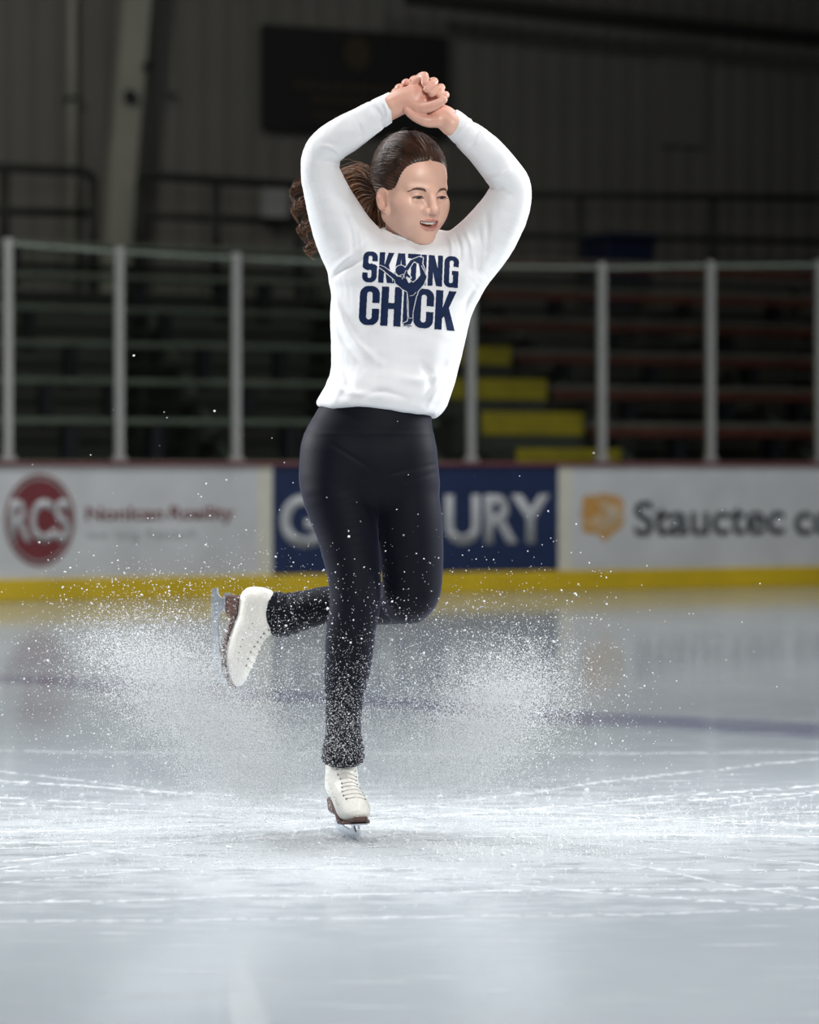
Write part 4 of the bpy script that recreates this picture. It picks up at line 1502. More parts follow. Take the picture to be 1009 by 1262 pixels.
def folds(p):
    """cloth relief: soft crumples plus the long drag folds towards the raised arms and the bloused hem"""
    z = (p[:, 2] - P(0, 505, 0)[2])
    f0 = 0.0024 * wobble(p, 1, 22, 8, (1.0, 1, 0.7)) + 0.0020 * wobble(p, 2, 55, 8, (1, 1, .6)) + 0.0006 * wobble(p, 3, 110, 8)
    low = np.exp(-(z / 0.09) ** 2)
    f0 += low * 0.0034 * wobble(p, 5, 30, 8, (0.8, 0.8, 1.5))
    def fold(pts, r, h):
        nonlocal f0
        P3 = [P(a, b, 0) for a, b in pts]
        c = catmull(P3, 10)
        d = np.full(len(p), 9.0)
        along = np.zeros(len(p))
        for i in range(9):
            a_, b_ = c[i, [0, 2]], c[i + 1, [0, 2]]
            ba = b_ - a_
            w = p[:, [0, 2]] - a_
            t = np.clip((w @ ba) / (ba @ ba + 1e-12), 0, 1)
            e = np.linalg.norm(w - t[:, None] * ba, axis=1)
            along = np.where(e < d, (i + t) / 9, along)
            d = np.minimum(d, e)
        front = np.clip((6.02 - p[:, 1]) / 0.03, 0, 1)
        f0 = f0 + 1.25 * h * np.exp(-(d / r) ** 2) * front * np.sin(np.pi * np.clip(along, 0.06, 0.94)) ** 0.8
    # from the left armpit and shoulder
    fold([(410, 345), (428, 330), (450, 322)], .006, -.005)
    fold([(412, 333), (434, 318), (452, 300)], .008, .005)
    fold([(424, 262), (433, 290), (436, 318)], .006, -.004)
    fold([(438, 275), (446, 296), (446, 318)], .006, .004)
    fold([(411, 360), (420, 390), (440, 425), (470, 450)], .010, .005)
    fold([(413, 385), (424, 420), (450, 455)], .008, -.004)
    # from the right shoulder
    fold([(560, 288), (566, 306), (566, 326)], .005, -.005)
    fold([(572, 284), (580, 305), (582, 330)], .006, .005)
    fold([(588, 280), (592, 305), (588, 335)], .006, -.004)
    fold([(552, 292), (556, 305), (556, 320)], .005, .004)
    fold([(590, 350), (575, 372), (568, 400)], .007, -.004)
    # bloused waist
    fold([(412, 440), (430, 468), (420, 495)], .010, -.005)
    fold([(405, 470), (430, 485), (470, 490)], .009, .005)
    fold([(520, 450), (530, 470), (524, 500)], .010, -.005)
    fold([(560, 440), (545, 462), (516, 470), (490, 466)], .010, .004)
    fold([(555, 470), (540, 480), (528, 500)], .007, .005)
    fold([(440, 495), (470, 484), (500, 492)], .007, -.004)
    # elbows and sleeves
    fold([(422, 212), (410, 205), (392, 204)], .006, -.004)
    fold([(424, 200), (412, 190), (398, 186)], .005, .004)
    fold([(440, 180), (446, 172), (443, 160)], .004, -.004)
    fold([(466, 163), (470, 152), (462, 140)], .0045, -.004)
    fold([(475, 160), (478, 148), (472, 132)], .004, .0045)
    fold([(604, 240), (616, 238), (628, 244)], .006, -.004)
    fold([(600, 225), (614, 222), (632, 212)], .006, .004)
    fold([(576, 190), (584, 180), (590, 166)], .0045, -.0035)
    fold([(563, 172), (572, 162), (580, 152)], .004, .0035)
    fold([(598, 262), (600, 290), (596, 320)], .007, -.004)
    return f0


def shirt_sdf(p, fold=True):
    d = loft(p, TORSO)
    d = smin(d, limb(p, ARM_R, 44), 0.035)
    d = smin(d, limb(p, ARM_L, 44), 0.035)
    # ribbed cuffs
    for (c0, n0) in ((ct_r, cn_r), (ct_l, cn_l)):
        m = np.linalg.norm(p - c0.astype(np.float32), axis=1) < 0.14
        s = (p[m] - c0) @ n0
        d[m] = smax(d[m] + 0.0018 * np.exp(-((s + 0.055) / 0.004) ** 2), s, 0.004)
    # neckline cut round the neck
    nk = rcone(p, NECK[0], NECK[1], 0.056, 0.0605)
    d = smax(d, -nk, 0.004)
    # hem, dipping a little towards her left
    x = p[:, 0]
    hz = np.interp(x, [P(388, 0)[0], P(410, 0)[0], P(440, 0)[0], P(480, 0)[0], P(520, 0)[0], P(536, 0)[0], P(550, 0)[0]],
                   [P(0, 501)[2], P(0, 505.5)[2], P(0, 503)[2], P(0, 507)[2], P(0, 513)[2], P(0, 516)[2], P(0, 507)[2]])
    d = smax(d, hz - p[:, 2], 0.022)
    if fold:
        m = np.abs(d) < 0.03
        d[m] = d[m] - folds(p[m])
    return d


lo = P(360, 525, 0); hi = P(665, 105, 0)
v, q = surface(shirt_sdf, (lo[0], 5.74, lo[2]), (hi[0], 6.30, hi[2]), 0.004)
v, q = biggest_piece(v, q)
v = project(lambda p: shirt_sdf(p), v, 1)
shirt = child('sweatshirt', v, q, M['sweat'])
shirt['label'] = 'white crew neck sweatshirt with a navy print'
# crew collar rib
mb = MB()
nd = NECK[1] - NECK[0]; nd /= np.linalg.norm(nd)
e1 = np.cross(nd, [0, 1, 0]); e1 /= np.linalg.norm(e1); e2 = np.cross(nd, e1)
ringp = []
fbase = lambda p: shirt_sdf(p, False)
for a_ in np.linspace(0, 2 * math.pi, 49):
    dv = e1 * math.cos(a_) + e2 * math.sin(a_)
    best = None                        # slide along the neck until the sweatshirt's edge
    for t in np.linspace(-0.09, 0.09, 91):
        pt = NECK[1] + nd * t + dv * 0.066
        if fbase(np.array([pt], np.float32))[0] < 0:
            best = pt; break
    ringp.append(best if best is not None else NECK[1] + dv * 0.066)
ringp = np.array(ringp)
for _ in range(3):
    ringp[1:-1] = (ringp[:-2] + 2 * ringp[1:-1] + ringp[2:]) / 4
    ringp[0] = ringp[-1] = (ringp[1] + ringp[-2]) / 2
mb.tube(ringp, 0.0075, 8, cap=False)
mb.build('collar', M['sweat'], shirt, smooth=True)

# ---- leggings -------------------------------------------------------
def cuff_rings(p, c0, axis, span):
    s = (p - c0.astype(np.float32)) @ axis.astype(np.float32)
    return s


AX_R = np.array(LEG_R[-3][:3]) - np.array(LEG_R[-5][:3]); AX_R /= np.linalg.norm(AX_R)
AX_L = np.array(SHIN_L[-1][:3]) - np.array(SHIN_L[-3][:3]); AX_L /= np.linalg.norm(AX_L)
END_R = P(422, 938.5, .085)
END_L = P(337, 756, .24)


def leg_sdf(p):
    d = smin(loft(p, HIPS), limb(p, LEG_R, 46), 0.03)
    t = limb(p, LEG_L, 16)
    sh = limb(p, SHIN_L, 22)
    # calf wrinkles at both cuffs
    s = (p - END_R.astype(np.float32)) @ AX_R
    m = np.exp(-((s + 0.03) / 0.05) ** 2)
    d = d - m * (0.0022 * np.sin(s * 260 + 2.2 * np.sin(p[:, 0] * 60) + p[:, 1] * 30) + 0.002 * wobble(p, 9, 60))
    d = smax(d, s, 0.006)
    s = (p - END_L.astype(np.float32)) @ AX_L
    m = np.exp(-((s + 0.035) / 0.045) ** 2)
    sh = sh - m * (0.0024 * np.sin(s * 230 + 2.0 * np.sin(p[:, 2] * 70)) + 0.002 * wobble(p, 8, 60) + 0.003 * np.maximum(P(0, 765)[2] - p[:, 2], 0) / 0.03)
    sh = smax(sh, s, 0.006)
    t = smin(t, sh, 0.008)
    # creases behind the bent knee
    kz = P(487, 712, .08)
    dd = np.linalg.norm((p - kz) * np.array([1, .5, 1]), axis=1)
    t = t - 0.0018 * np.exp(-(dd / 0.05) ** 2) * np.sin((p[:, 0] * 0.8 + p[:, 2]) * 330)
    t2 = smin(t, loft(p, HIPS), 0.03)
    d = np.minimum(d, t2)
    # soft fan creases at the groin and the waistband ridge
    z505 = P(0, 535, 0)[2]
    d = d - 0.0012 * np.exp(-((p[:, 2] - z505) / 0.0035) ** 2)
    for (x, y, ang, ln) in [(470, 588, .35, .09), (500, 580, .22, .10), (505, 592, .3, .07), (430, 560, -.55, .07)]:
        c = P(x, y, 0)
        u = (p[:, 0] - c[0]) * math.cos(ang) + (p[:, 2] - c[2]) * math.sin(ang)
        w = -(p[:, 0] - c[0]) * math.sin(ang) + (p[:, 2] - c[2]) * math.cos(ang)
        d = d + 0.002 * np.exp(-(w / 0.0035) ** 2 - (u / ln) ** 2) * (p[:, 1] < 6.02)
    return d


lo = P(330, 955, 0); hi = P(560, 488, 0)
v, q = surface(leg_sdf, (lo[0] - .02, 5.82, lo[2]), (hi[0] + .02, 6.34, hi[2]), 0.004)
v, q = biggest_piece(v, q)
leggings = child('leggings', v, q, M['leg'])
leggings['label'] = 'tight black leggings, gathered at the ankles'

# ---- skates ---------------------------------------------------------
def ximg(*pts): return [((y - 727) / 477.0, (x - 264) / 477.0) for x, y in pts]


PROFILE = ximg((340, 726.5), (330, 723.5), (318, 722.5), (309, 724), (303, 729), (299.5, 737), (297.5, 748), (296, 757), (291, 770), (285, 785), (281.5, 798), (280, 812), (281, 826), (283.5, 838), (287, 847),
               (291, 851.5), (296, 852.5), (301, 850), (306, 842), (312, 828), (320, 810), (328, 797), (335, 789), (341, 784.5), (346.5, 781.5), (347, 779), (345, 755), (344, 729))


def boot_sdf(p):
    x, y, z = p[:, 0], p[:, 1], p[:, 2]
    d2 = sd_polygon(x, z, PROFILE)
    w = np.interp(x, [-.02, .03, .08, .13, .18, .22, .26], [.034, .0385, .0385, .042, .0465, .043, .030])
    cy = np.interp(x, [0, .1, .2, .26], [0, 0, .002, -.004])
    w = w - 0.003 * np.clip((z - .10) / .08, 0, 1)
    dy_ = np.abs(y - cy) - w
    # fuller towards the sole, slimmer on top of the foot
    top = np.clip((z - .05) / .09, 0, 1) * np.clip((x - .09) / .05, 0, 1)
    dy_ = dy_ + 0.014 * top
    k = 0.045
    d = smax(d2, dy_, k)
    return np.where(d2 < -.2, d2, d)


PROFILE_HIGH = PROFILE[1:-4] + ximg((348, 780.5), (356, 778), (364, 776.5), (366, 774), (366, 734), (364, 731), (352, 729), (342, 726.5))
BOOTS = {}
for key, prof_ in (('low', PROFILE), ('high', PROFILE_HIGH)):
    PROFILE = prof_
    v_, q_ = surface(boot_sdf, (-.03, -.07, .02), (.29, .07, .24), 0.0035)
    BOOTS[key] = biggest_piece(v_, q_)
# sole outline following the foot, thickness below the boot
SOLE = ximg((299.5, 737), (297.8, 748), (296, 757), (291, 770), (285, 785), (281.5, 798), (280, 812), (281, 826), (283.5, 838), (287, 847), (291, 851.5))


def make_skate(name, fwd, upv, origin, label, shaft):
    vb, qb = BOOTS[shaft]
    """origin: where the heel end of the blade's edge line is"""
    z = np.array(upv, float); z /= np.linalg.norm(z)
    x = np.array(fwd, float); x -= z * (x @ z); x /= np.linalg.norm(x)
    y = np.cross(z, x)
    R3 = np.stack([x, y, z], 1)
    T = lambda pts: np.asarray(origin) + np.asarray(pts, float) @ R3.T
    root = mesh_object(name, T(vb), qb, M['boot'], person, True)
    root['label'] = label
    # sole plate
    mb = MB()
    hw = np.interp([p_[0] for p_ in SOLE], [0, .03, .08, .13, .18, .22, .245, .27], [.024, .031, .029, .033, .0405, .037, .028, .010])
    n = len(SOLE)
    b0 = len(mb.v)
    for i, (sx, sz) in enumerate(SOLE):
        off = 0.0035
        for (yy, zz) in ((-1, off), (1, off), (1, -.0035), (-1, -.0035)):
            mb.v.append((sx + (0.003 if i == n - 1 else 0), yy * hw[i], sz + zz - 0.001))
    for i in range(n - 1):
        for k in range(4):
            a_, b_ = b0 + i * 4 + k, b0 + i * 4 + (k + 1) % 4
            mb.f.append([a_, b_, b_ + 4, a_ + 4])
    mb.f += [[b0 + 3, b0 + 2, b0 + 1, b0], [b0 + (n - 1) * 4 + k for k in range(4)]]
    # stacked heel
    prof = ximg((299, 735), (283, 733.5), (282.5, 752), (284, 758), (291, 763.5), (296, 757))
    cen = np.mean(prof, 0)
    b1 = len(mb.v); m_ = len(prof)
    for s in (-1, 1):
        for (hx, hz) in prof:
            mb.v.append((hx, s * (0.030 - (0.005 if hz < 0.05 else 0)), hz))
    mb.f += [[b1 + i for i in range(m_)][::-1], [b1 + m_ + i for i in range(m_)]]
    for i in range(m_):
        j = (i + 1) % m_
        mb.f.append([b1 + i, b1 + j, b1 + m_ + j, b1 + m_ + i])
    mb.v = [tuple(w) for w in T(mb.v)]
    mb.build('sole_and_heel', M['sole'], root, bevel=0.002)
    # blade: runner with toe picks, two stanchions, mounting plates
    zb = -0.010
    runner = [(-.004, zb + .006), (.01, zb + .0015), (.06, zb), (.12, zb), (.18, zb + .001), (.215, zb + .003), (.232, zb + .008), (.238, zb + .006), (.241, zb + .013), (.2455, zb + .012), (.2475, zb + .020),
              (.2515, zb + .021), (.252, zb + .033), (.247, zb + .042), (.236, zb + .044), (.238, zb + .036), (.236, zb + .028), (.226, zb + .023), (.215, zb + .024), (.203, zb + .031), (.197, zb + .044),
              (.183, zb + .044), (.181, zb + .034), (.172, zb + .026), (.155, zb + .0205), (.12, zb + .019), (.085, zb + .020), (.062, zb + .027), (.050, zb + .040), (.048, zb + .046), (.020, zb + .046), (.022, zb + .032), (.014, zb + .023), (-.006, zb + .020)]
    mb = MB()
    mb.prism(runner, lambda a_, b_, t: T([(a_, t, b_)])[0], -0.0024, 0.0024)
    bl = mb.build('blade', M['steel'], root, bevel=0.0006)
    mb = MB()
    def plate(x0, x1, z0, z1, w0):
        b2 = len(mb.v)
        for (xx, zz) in ((x0, z0), (x1, z1)):
            for (yy, dz) in ((-w0, 0), (w0, 0), (w0, .004), (-w0, .004)):
                mb.v.append(tuple(T([(xx, yy, zz + dz)])[0]))
        mb.f.extend([[b2 + i for i in q_] for q_ in ((3, 2, 1, 0), (4, 5, 6, 7), (0, 1, 5, 4), (1, 2, 6, 5), (2, 3, 7, 6), (3, 0, 4, 7))])
    plate(.008, .056, .0345, .0345, .021)
    mb.build('heel_plate', M['steel'], root)
    mb = MB()
    plate(.150, .250, .030, .034, .022)
    mb.build('front_plate', M['steel'], root)
    # lacing: rungs over the tongue between two rows of eyelets
    front = ximg((312.5, 827), (316, 818.5), (320, 810), (324, 803), (328, 797), (333, 791), (338, 786.5), (342.5, 784))
    ll = MB(); ees = {-1: MB(), 1: MB()}
    if shaft == 'high': front = front + ximg((350, 780.5), (357, 778.5))
    def skin(pt):
        pt = np.array([pt], float)
        for _ in range(8):
            d_ = boot_sdf(pt.astype(np.float32)); g_ = gradient(boot_sdf, pt)
            pt = pt - (d_ / np.maximum((g_ ** 2).sum(1), .25))[:, None] * g_
        g_ = gradient(boot_sdf, pt)[0]
        return pt[0], g_ / np.linalg.norm(g_)
    for i, (fx, fz) in enumerate(front):
        wd = 0.020 + 0.004 * math.sin(i * 1.1)
        # inward direction of the front edge
        dn = np.array([-(0.75), 0, -0.66]) if fz < .16 else np.array([-1, 0, -.15])
        row = []
        for t in np.linspace(-1, 1, 9):
            base = np.array([fx, t * wd, fz]) + dn * (abs(t) ** 2.0) * 0.012 - np.array([0, 0, 0.004 * (t + 1)])
            s_, n_ = skin(base)
            row.append(s_ + n_ * 0.0012)
        ll.tube([tuple(w) for w in T(row)], 0.0017, 5)
        for e_, sg_ in ((row[0], -1), (row[-1], 1)):
            s_, n_ = skin(e_)
            ee = ees[sg_]
            c_ = T([s_ + n_ * 0.0006])[0]
            nw = R3 @ n_
            t1 = np.cross(nw, [0.2, 0.3, 0.9]); t1 /= np.linalg.norm(t1); t2 = np.cross(nw, t1)
            b3 = len(ee.v)
            for hgt in (0, 0.0016):
                for k in range(8):
                    an = 2 * math.pi * k / 8
                    ee.v.append(tuple(c_ + nw * hgt + (t1 * math.cos(an) + t2 * math.sin(an)) * 0.0028))
            ee.f.append([b3 + 8 + k for k in range(8)])
            for k in range(8):
                ee.f.append([b3 + k, b3 + (k + 1) % 8, b3 + 8 + (k + 1) % 8, b3 + 8 + k])
    ll.build('laces', M['lace'], root, smooth=True)
    for ee in ees.values(): ee.build('eyelet_row', M['eyelet'], root)
    # row of punched ventilation marks beside the lacing, and the tongue's edge seam
    for sg_ in (-1, 1):
        hh_ = MB()
        for (hx, hz) in ximg((303, 815), (304, 806), (306, 798), (309, 790), (312.5, 783), (317, 776), (322, 769)):
            s_, n_ = skin(np.array([hx, sg_ * 0.05, hz]))
            c_ = T([s_])[0]; nw = R3 @ n_
            t1 = np.cross(nw, [0.2, 0.3, 0.9]); t1 /= np.linalg.norm(t1); t2 = np.cross(nw, t1)
            b3 = len(hh_.v)
            for k in range(8):
                an = 2 * math.pi * k / 8
                hh_.v.append(tuple(c_ + nw * 0.0006 + (t1 * math.cos(an) + t2 * math.sin(an)) * 0.0019))
            hh_.f.append([b3 + k for k in range(8)])
        hh_.build('punched_holes', M['eyelet'], root)
    return root


# standing skate: toe towards the camera and a little to the right, blade on the ice
fwd_s = np.array([0.27, -0.963, 0.0])
o_s = np.array([P(428, 1033, 0)[0], 6.045, 0.0100]) - 0.13 * fwd_s / np.linalg.norm(fwd_s)
make_skate('ice_skate', fwd_s, (0, 0, 1), o_s, 'white skate standing on the ice', 'high')
# raised skate: sole turned to the side, toe down
up_s = np.array([0.96, -0.28, 0.02])
fwd_f = np.array([0.0, 0.0, -1.0])
o_f = P(264, 727, .26)
make_skate('ice_skate', fwd_f, up_s, o_f, 'white skate on the raised back foot, toe pointing down', 'low')
# ---- print on the chest --------------------------------------------
# drawn in a flat layout (one unit = 1/6.727 photo pixel of the chest), then laid onto the cloth as a thin film
cell = 2.6
gx, gy = np.meshgrid(np.arange(80, 925, cell), np.arange(70, 770, cell))
sk = 0.060
yr = gy - sk * (gx - 118)
xr = gx + 0.05 * (yr - 230)


def rr(x, y, x0, x1, y0, y1, r):
    dx = np.abs(x - (x0 + x1) / 2) - ((x1 - x0) / 2 - r)
    dy = np.abs(y - (y0 + y1) / 2) - ((y1 - y0) / 2 - r)
    return np.hypot(np.maximum(dx, 0), np.maximum(dy, 0)) + np.minimum(np.maximum(dx, dy), 0) - r


def box(x, y, x0, x1, y0, y1): return (x >= x0) & (x <= x1) & (y >= y0) & (y <= y1)


def pg(x, y, poly): return sd_polygon(x, y, poly) < 0


def L_C(x0, x1, y0, y1, st):
    w, h = x1 - x0, y1 - y0
    m = (rr(xr, yr, x0, x1, y0, y1, w * .42) < 0) & ~(rr(xr, yr, x0 + st, x1 - st, y0 + st * .8, y1 - st * .8, (w - 2 * st) * .5) < 0)
    return m & ~box(xr, yr, x0 + st, x1 + 5, y0 + h * .43, y0 + h * .575)


def L_G(x0, x1, y0, y1, st):
    w, h = x1 - x0, y1 - y0
    m = (rr(xr, yr, x0, x1, y0, y1, w * .42) < 0) & ~(rr(xr, yr, x0 + st, x1 - st, y0 + st * .8, y1 - st * .8, (w - 2 * st) * .5) < 0)
    m &= ~box(xr, yr, x0 + st, x1 + 5, y0 + h * .34, y0 + h * .47)
    m |= box(xr, yr, x0 + w * .54, x1, y0 + h * .47, y0 + h * .60)
    m |= box(xr, yr, x1 - st * .75, x1, y0 + h * .47, y1)
    return m


def L_S(x0, x1, y0, y1, st):
    w, h = x1 - x0, y1 - y0
    m = rr(xr, yr, x0, x1, y0, y1, w * .42) < 0
    top = (rr(xr, yr, x0 + st, x1 - st, y0 + st * .8, y0 + h * .40, (w - 2 * st) * .48) < 0) | box(xr, yr, x0 + st + (w - 2 * st) * .0, x1 + 5, y0 + h * .31, y0 + h * .345)
    bot = (rr(xr, yr, x0 + st, x1 - st, y0 + h * .60, y1 - st * .8, (w - 2 * st) * .48) < 0)
    m &= ~top & ~bot
    m &= ~pg(xr, yr, [(x1 - st, y0 + h * .31), (x1 + 6, y0 + h * .31), (x1 + 6, y0 + h * .50), (x1 - st * .4, y0 + h * .42), (x1 - st, y0 + h * .40)])
    m &= ~pg(xr, yr, [(x0 - 6, y0 + h * .50), (x0 + st * .4, y0 + h * .58), (x0 + st, y0 + h * .62), (x0 + st, y0 + h * .69), (x0 - 6, y0 + h * .69)])
    return m


def L_K(x0, x1, y0, y1, st):
    w, h = x1 - x0, y1 - y0
    m = box(xr, yr, x0, x0 + st, y0, y1)
    m |= pg(xr, yr, [(x0 + st * .9, y0 + h * .50), (x1 - st * 1.0, y0), (x1 + 2, y0), (x0 + st * 1.45, y0 + h * .62), (x0 + st * .9, y0 + h * .72)])
    m |= pg(xr, yr, [(x0 + st * 1.0, y0 + h * .46), (x0 + st * 1.75, y0 + h * .36), (x1 + 3, y1), (x1 - st * 1.02, y1)])
    return m


def L_H(x0, x1, y0, y1, st):
    h = y1 - y0
    return box(xr, yr, x0, x0 + st, y0, y1) | box(xr, yr, x1 - st, x1, y0, y1) | box(xr, yr, x0, x1, y0 + h * .41, y0 + h * .565)


def L_A(x0, x1, y0, y1, st):
    w, h = x1 - x0, y1 - y0
    m = pg(xr, yr, [(x0, y1), (x0 + w * .27, y0), (x1 - w * .27, y0), (x1, y1)])
    m &= ~pg(xr, yr, [(x0 + st * .98, y1 + 1), (x0 + w * .40, y0 + h * .84), (x1 - w * .40, y0 + h * .84), (x1 - st * .98, y1 + 1)])
    m &= ~pg(xr, yr, [(x0 + w * .42, y0 + h * .66), (x0 + w * .5, y0 + h * .20), (x1 - w * .42, y0 + h * .66)])
    return m


def L_T(x0, x1, y0, y1, st):
    c = (x0 + x1) / 2
    return box(xr, yr, x0, x1, y0, y0 + st * .9) | box(xr, yr, c - st / 2, c + st / 2, y0, y1)


def L_N(x0, x1, y0, y1, st):
    return box(xr, yr, x0, x0 + st * .9, y0, y1) | box(xr, yr, x1 - st * .9, x1, y0, y1) | pg(xr, yr, [(x0, y0), (x0 + st * 1.05, y0), (x1, y1), (x1 - st * 1.05, y1)])


a0, a1 = 88, 350
word = L_S(112, 233, a0, a1, 45) | L_K(247, 366, a0, a1, 45) | L_A(366, 492, a0, a1, 42) | L_T(484, 586, a0, a1, 44) | box(xr, yr, 594, 640, a0, a1) | L_N(655, 775, a0, a1, 46) | L_G(788, 908, a0, a1, 44)
b0, b1 = 380, 706
word2 = L_C(102, 268, b0, b1, 60) | L_H(282, 450, b0, b1, 60) | box(xr, yr, 465, 527, b0, b1) | L_C(552, 716, b0, b1, 60) | L_K(730, 898, b0, b1, 60)
word |= word2


def cap_(pts, rads):
    d = np.full(gx.shape, 1e9)
    for i in range(len(pts) - 1):
        (x0, y0), (x1, y1) = pts[i], pts[i + 1]
        ex, ey = x1 - x0, y1 - y0
        t = np.clip(((gx - x0) * ex + (gy - y0) * ey) / (ex * ex + ey * ey + 1e-9), 0, 1)
        d = np.minimum(d, np.hypot(gx - x0 - ex * t, gy - y0 - ey * t) - (rads[i] + (rads[i + 1] - rads[i]) * t))
    return d


# the small skater: head, back-bent trunk, trailing arm, lifted leg held by the other hand, standing leg and boot
parts = [cap_([(428, 258), (430, 262)], [43, 43]),
         cap_([(256, 222), (285, 238), (330, 275), (395, 325)], [9, 12, 15, 20]),
         cap_([(415, 345), (470, 375), (512, 400), (530, 440)], [34, 46, 44, 38]),
         cap_([(452, 320), (475, 250), (520, 180), (585, 150)], [20, 16, 14, 12]),
         cap_([(545, 400), (590, 355), (618, 305)], [40, 34, 26]),
         cap_([(618, 305), (604, 240), (590, 195)], [26, 19, 14]),
         cap_([(560, 180), (590, 185), (605, 150)], [10, 20, 8]),
         cap_([(525, 430), (515, 520), (508, 600), (508, 660)], [40, 30, 20, 17]),
         cap_([(508, 665), (500, 690), (460, 702)], [20, 16, 9]),
         cap_([(450, 716), (518, 718)], [3, 3]),
         cap_([(472, 285), (505, 318)], [12, 8])]
fig = parts[0]
for e in parts[1:]: fig = np.minimum(fig, e)
inner = np.zeros(gx.shape, bool)
outl = lambda pts: cap_(pts, [2.6] * len(pts)) < 0
for pts in ([(505, 470), (535, 462), (555, 440)], [(482, 440), (492, 520), (492, 610), (496, 650)], [(395, 395), (440, 425), (480, 435)], [(420, 300), (450, 290), (460, 320)], [(478, 255), (500, 285), (512, 316)],
            [(440, 330), (455, 300), (470, 260)], [(385, 280), (400, 292), (396, 305)], [(540, 180), (560, 205), (575, 210)], [(600, 215), (622, 260), (640, 300)], [(500, 655), (520, 650)]):
    inner |= outl(pts)
gap = (cap_([(498, 335), (500, 350)], [17, 12]) < 0)
mask = (word & (fig > 7)) | ((fig < 0) & ~inner & ~gap)
ny, nx = mask.shape
vid = -np.ones((ny + 1, nx + 1), int)
co = co_of(shirt.data).astype(float)
faces = np.empty(len(shirt.data.polygons) * 4, np.int32)
tree = BVHTree.FromPolygons([tuple(c) for c in co], [tuple(p_.vertices) for p_ in shirt.data.polygons])
S6 = 5.90 / 6.0
V_, F_ = [], []


def lay(x, y):
    w = P(430 + x / 6.727, 295 + y / 6.727, -0.10)
    hit = tree.ray_cast(Vector((w[0], 5.5, w[2])), Vector((0, 1, 0)))
    return hit[0] + hit[1] * 0.0010 if hit[0] is not None else None


for j, i in np.argwhere(mask):
    q_ = []
    for (b_, a_) in ((j, i), (j, i + 1), (j + 1, i + 1), (j + 1, i)):
        if vid[b_, a_] < 0:
            w = lay(80 + (a_ - .5) * cell, 70 + (b_ - .5) * cell)
            if w is None: break
            vid[b_, a_] = len(V_); V_.append(w)
        q_.append(vid[b_, a_])
    if len(q_) == 4: F_.append(q_[::-1])
pr = mesh_object('chest_print', V_, F_, M['print'], shirt, True)
pr['label'] = 'navy SKATING CHICK lettering with a small skater'
# ================================================================== ice thrown up by the blade, and snow on the ice
m, nt, b = nt_new('ice_crystals')
b.inputs['Base Color'].default_value = (0.93, 0.95, 0.98, 1)
b.inputs['Roughness'].default_value = 0.35
b.inputs['Subsurface Weight'].default_value = 0.0
n = node(nt, 'ShaderNodeTexNoise'); n.inputs['Scale'].default_value = 40
rp = node(nt, 'ShaderNodeValToRGB')
rp.color_ramp.elements[0].color = (0.92, 0.94, 0.96, 1); rp.color_ramp.elements[1].color = (0.97, 0.98, 1, 1)
nt.links.new(n.outputs['Fac'], rp.inputs['Fac']); nt.links.new(rp.outputs['Color'], b.inputs['Base Color'])
tl = node(nt, 'ShaderNodeBsdfTranslucent')
tl.inputs['Color'].default_value = (0.97, 0.98, 0.99, 1)
ms = node(nt, 'ShaderNodeMixShader')
ms.inputs[0].default_value = 0.2
nt.links.new(b.outputs[0], ms.inputs[1]); nt.links.new(tl.outputs[0], ms.inputs[2])
nt.links.new(ms.outputs[0], nt.nodes['Material Output'].inputs['Surface'])
M['crystal'] = m

TET = np.array([(1, 1, 1), (1, -1, -1), (-1, 1, -1), (-1, -1, 1)], float) / math.sqrt(3)
TETF = np.array([(0, 1, 2), (0, 3, 1), (0, 2, 3), (1, 3, 2)])
OCT = np.array([(1, 0, 0), (-1, 0, 0), (0, 1, 0), (0, -1, 0), (0, 0, 1), (0, 0, -1)], float)
OCTF = np.array([(0, 2, 4), (2, 1, 4), (1, 3, 4), (3, 0, 4), (2, 0, 5), (1, 2, 5), (3, 1, 5), (0, 3, 5)])


def grains(name, c, r, solid='tet', flat=1.0):
    S, F = (TET, TETF) if solid == 'tet' else (OCT, OCTF)
    N = len(c)
    ax = rng.normal(size=(N, 3)); ax /= np.linalg.norm(ax, axis=1, keepdims=True)
    b1 = np.cross(ax, rng.normal(size=(N, 3))); b1 /= np.linalg.norm(b1, axis=1, keepdims=True)
    b2 = np.cross(ax, b1)
    sc = r[:, None] * rng.uniform(0.65, 1.3, (N, 3))
    k = len(S)
    V_ = (S[None, :, 0, None] * (ax * sc[:, :1])[:, None] + S[None, :, 1, None] * (b1 * sc[:, 1:2])[:, None] + S[None, :, 2, None] * (b2 * sc[:, 2:])[:, None])
    V_[:, :, 2] *= flat
    V_ = (V_ + c[:, None]).reshape(-1, 3)
    F_ = (np.arange(N)[:, None, None] * k + F[None]).reshape(-1, 3)
    return mesh_object(name, V_, F_, M['crystal'])


def cloud(spec, n):
    """spec: (px, py, sx, sy, depth, depth spread, weight)"""
    w = np.array([s[6] for s in spec], float); w /= w.sum()
    which = rng.choice(len(spec), n, p=w)
    s = np.array([x[:6] for x in spec])[which]
    x = s[:, 0] + rng.normal(size=n) * s[:, 2]
    y = s[:, 1] + rng.normal(size=n) * s[:, 3]
    dy = s[:, 4] + rng.normal(size=n) * s[:, 5]
    Y = 6 + dy
    out_ = np.stack([(x - CX) / FPX * Y, Y, CAMH - (y - HOR) / FPX * Y], 1)
    return out_[(out_[:, 2] > 0.004)]


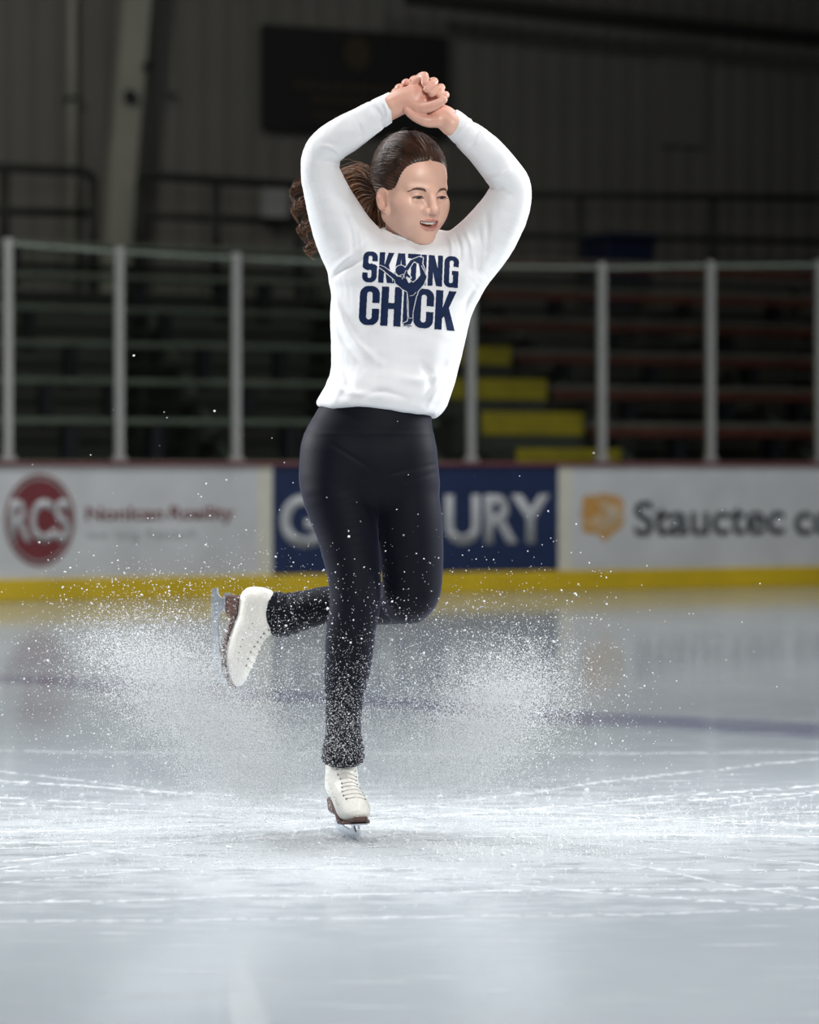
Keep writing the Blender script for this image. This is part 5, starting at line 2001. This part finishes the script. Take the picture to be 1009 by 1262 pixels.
LEFT = [(318, 962, 36, 22, 0, .07, 1.3), (290, 925, 36, 32, 0, .08, 1.9), (255, 888, 40, 34, 0, .08, 1.8), (218, 850, 38, 30, 0, .08, 1.7), (185, 822, 42, 28, 0, .09, 1.1), (150, 795, 40, 22, 0, .1, .4), (235, 850, 85, 60, 0, .14, .8), (320, 830, 60, 60, .05, .1, .35), (370, 930, 45, 45, 0, .08, .6)]
RIGHT = [(530, 958, 42, 22, 0, .07, .7), (570, 922, 38, 30, 0, .08, 1.2), (600, 885, 34, 34, 0, .08, 1.6), (625, 855, 36, 30, 0, .09, 1.2), (660, 850, 30, 36, 0, .09, .5), (585, 870, 75, 55, 0, .14, .8), (495, 900, 50, 55, 0, .08, .6)]
LEG = [(424, 900, 26, 40, -.06, .05, 1.5), (425, 840, 34, 48, -.05, .06, 1.0), (430, 800, 50, 50, -.05, .08, .5)]
# left plume
c = cloud(LEFT, 140000)
grains('ice_spray', c, np.exp(rng.normal(math.log(0.00090), 0.38, len(c))))
o = bpy.data.objects['ice_spray']
tag(o, 'fine white ice spray thrown up beside the raised skate', 'spray', kind='stuff')
c = cloud(RIGHT, 95000)
o = grains('ice_spray', c, np.exp(rng.normal(math.log(0.00090), 0.38, len(c))))
tag(o, 'fine white ice spray fanning out under her bent knee', 'spray', kind='stuff')
c = cloud(LEG, 3200)
o = grains('ice_spray', c, np.exp(rng.normal(math.log(0.0009), 0.35, len(c))))
tag(o, 'white ice grains over the standing leg\'s black legging', 'spray', kind='stuff')
# coarser flakes, mostly out at the rim of the spray
RIM = [(130, 790, 55, 45, 0, .12, 1.0), (200, 790, 80, 40, 0, .12, 1.2), (260, 760, 90, 40, 0, .12, .7), (180, 880, 70, 60, 0, .12, .9), (660, 850, 45, 60, 0, .12, 1.4), (600, 790, 70, 45, 0, .12, 1.0), (690, 900, 60, 50, 0, .12, .6), (440, 760, 90, 60, -.08, .1, .9), (240, 860, 60, 60, 0, .1, 1.6), (600, 880, 50, 50, 0, .1, 1.6)]
c = cloud(RIM, 6500)
o = grains('ice_flakes', c, np.clip(np.exp(rng.normal(math.log(0.00125), 0.42, len(c))), 0, .0045), 'oct')
tag(o, 'coarse white ice flakes flying around both plumes of spray', 'flakes', kind='stuff')
WIDE = [(400, 780, 260, 120, 0, .3, 1), (180, 700, 110, 70, 0, .2, .5), (700, 800, 90, 90, 0, .2, .5)]
c = cloud(WIDE, 420)
o = grains('ice_flakes', c, np.clip(np.exp(rng.normal(math.log(0.0016), 0.40, len(c))), 0, .0040), 'oct')
tag(o, 'scattered single ice flakes in the air far from the skater', 'flakes', kind='stuff')

# loose snow lying on the ice: low ridges and crumbs
def ground(n, spec):
    w = np.array([s[4] for s in spec], float); w /= w.sum()
    which = rng.choice(len(spec), n, p=w)
    s = np.array([x[:4] for x in spec])[which]
    x = s[:, 0] + rng.normal(size=n) * s[:, 2]
    y = np.maximum(s[:, 1] + rng.normal(size=n) * s[:, 3], 930)
    Y = CAMH * FPX / (y - HOR)
    return np.stack([(x - CX) / FPX * Y, Y, np.zeros(n)], 1)


GS = [(430, 1025, 170, 26, 2.2), (250, 1005, 170, 24, 1.2), (640, 1000, 170, 24, 1.2), (760, 1022, 130, 10, 1.0), (500, 1060, 260, 25, .8), (300, 1045, 120, 16, .8), (880, 1000, 110, 12, .6), (650, 1045, 90, 7, .8), (120, 1020, 100, 14, .6)]
c = ground(15000, GS)
r = np.exp(rng.normal(math.log(0.0016), 0.5, len(c)))
c[:, 2] = r * 0.25
o = grains('snow_crumbs', c, r, 'oct', 0.6)
tag(o, 'loose white snow crumbs scraped up on the ice around the standing skate', 'snow', kind='stuff')
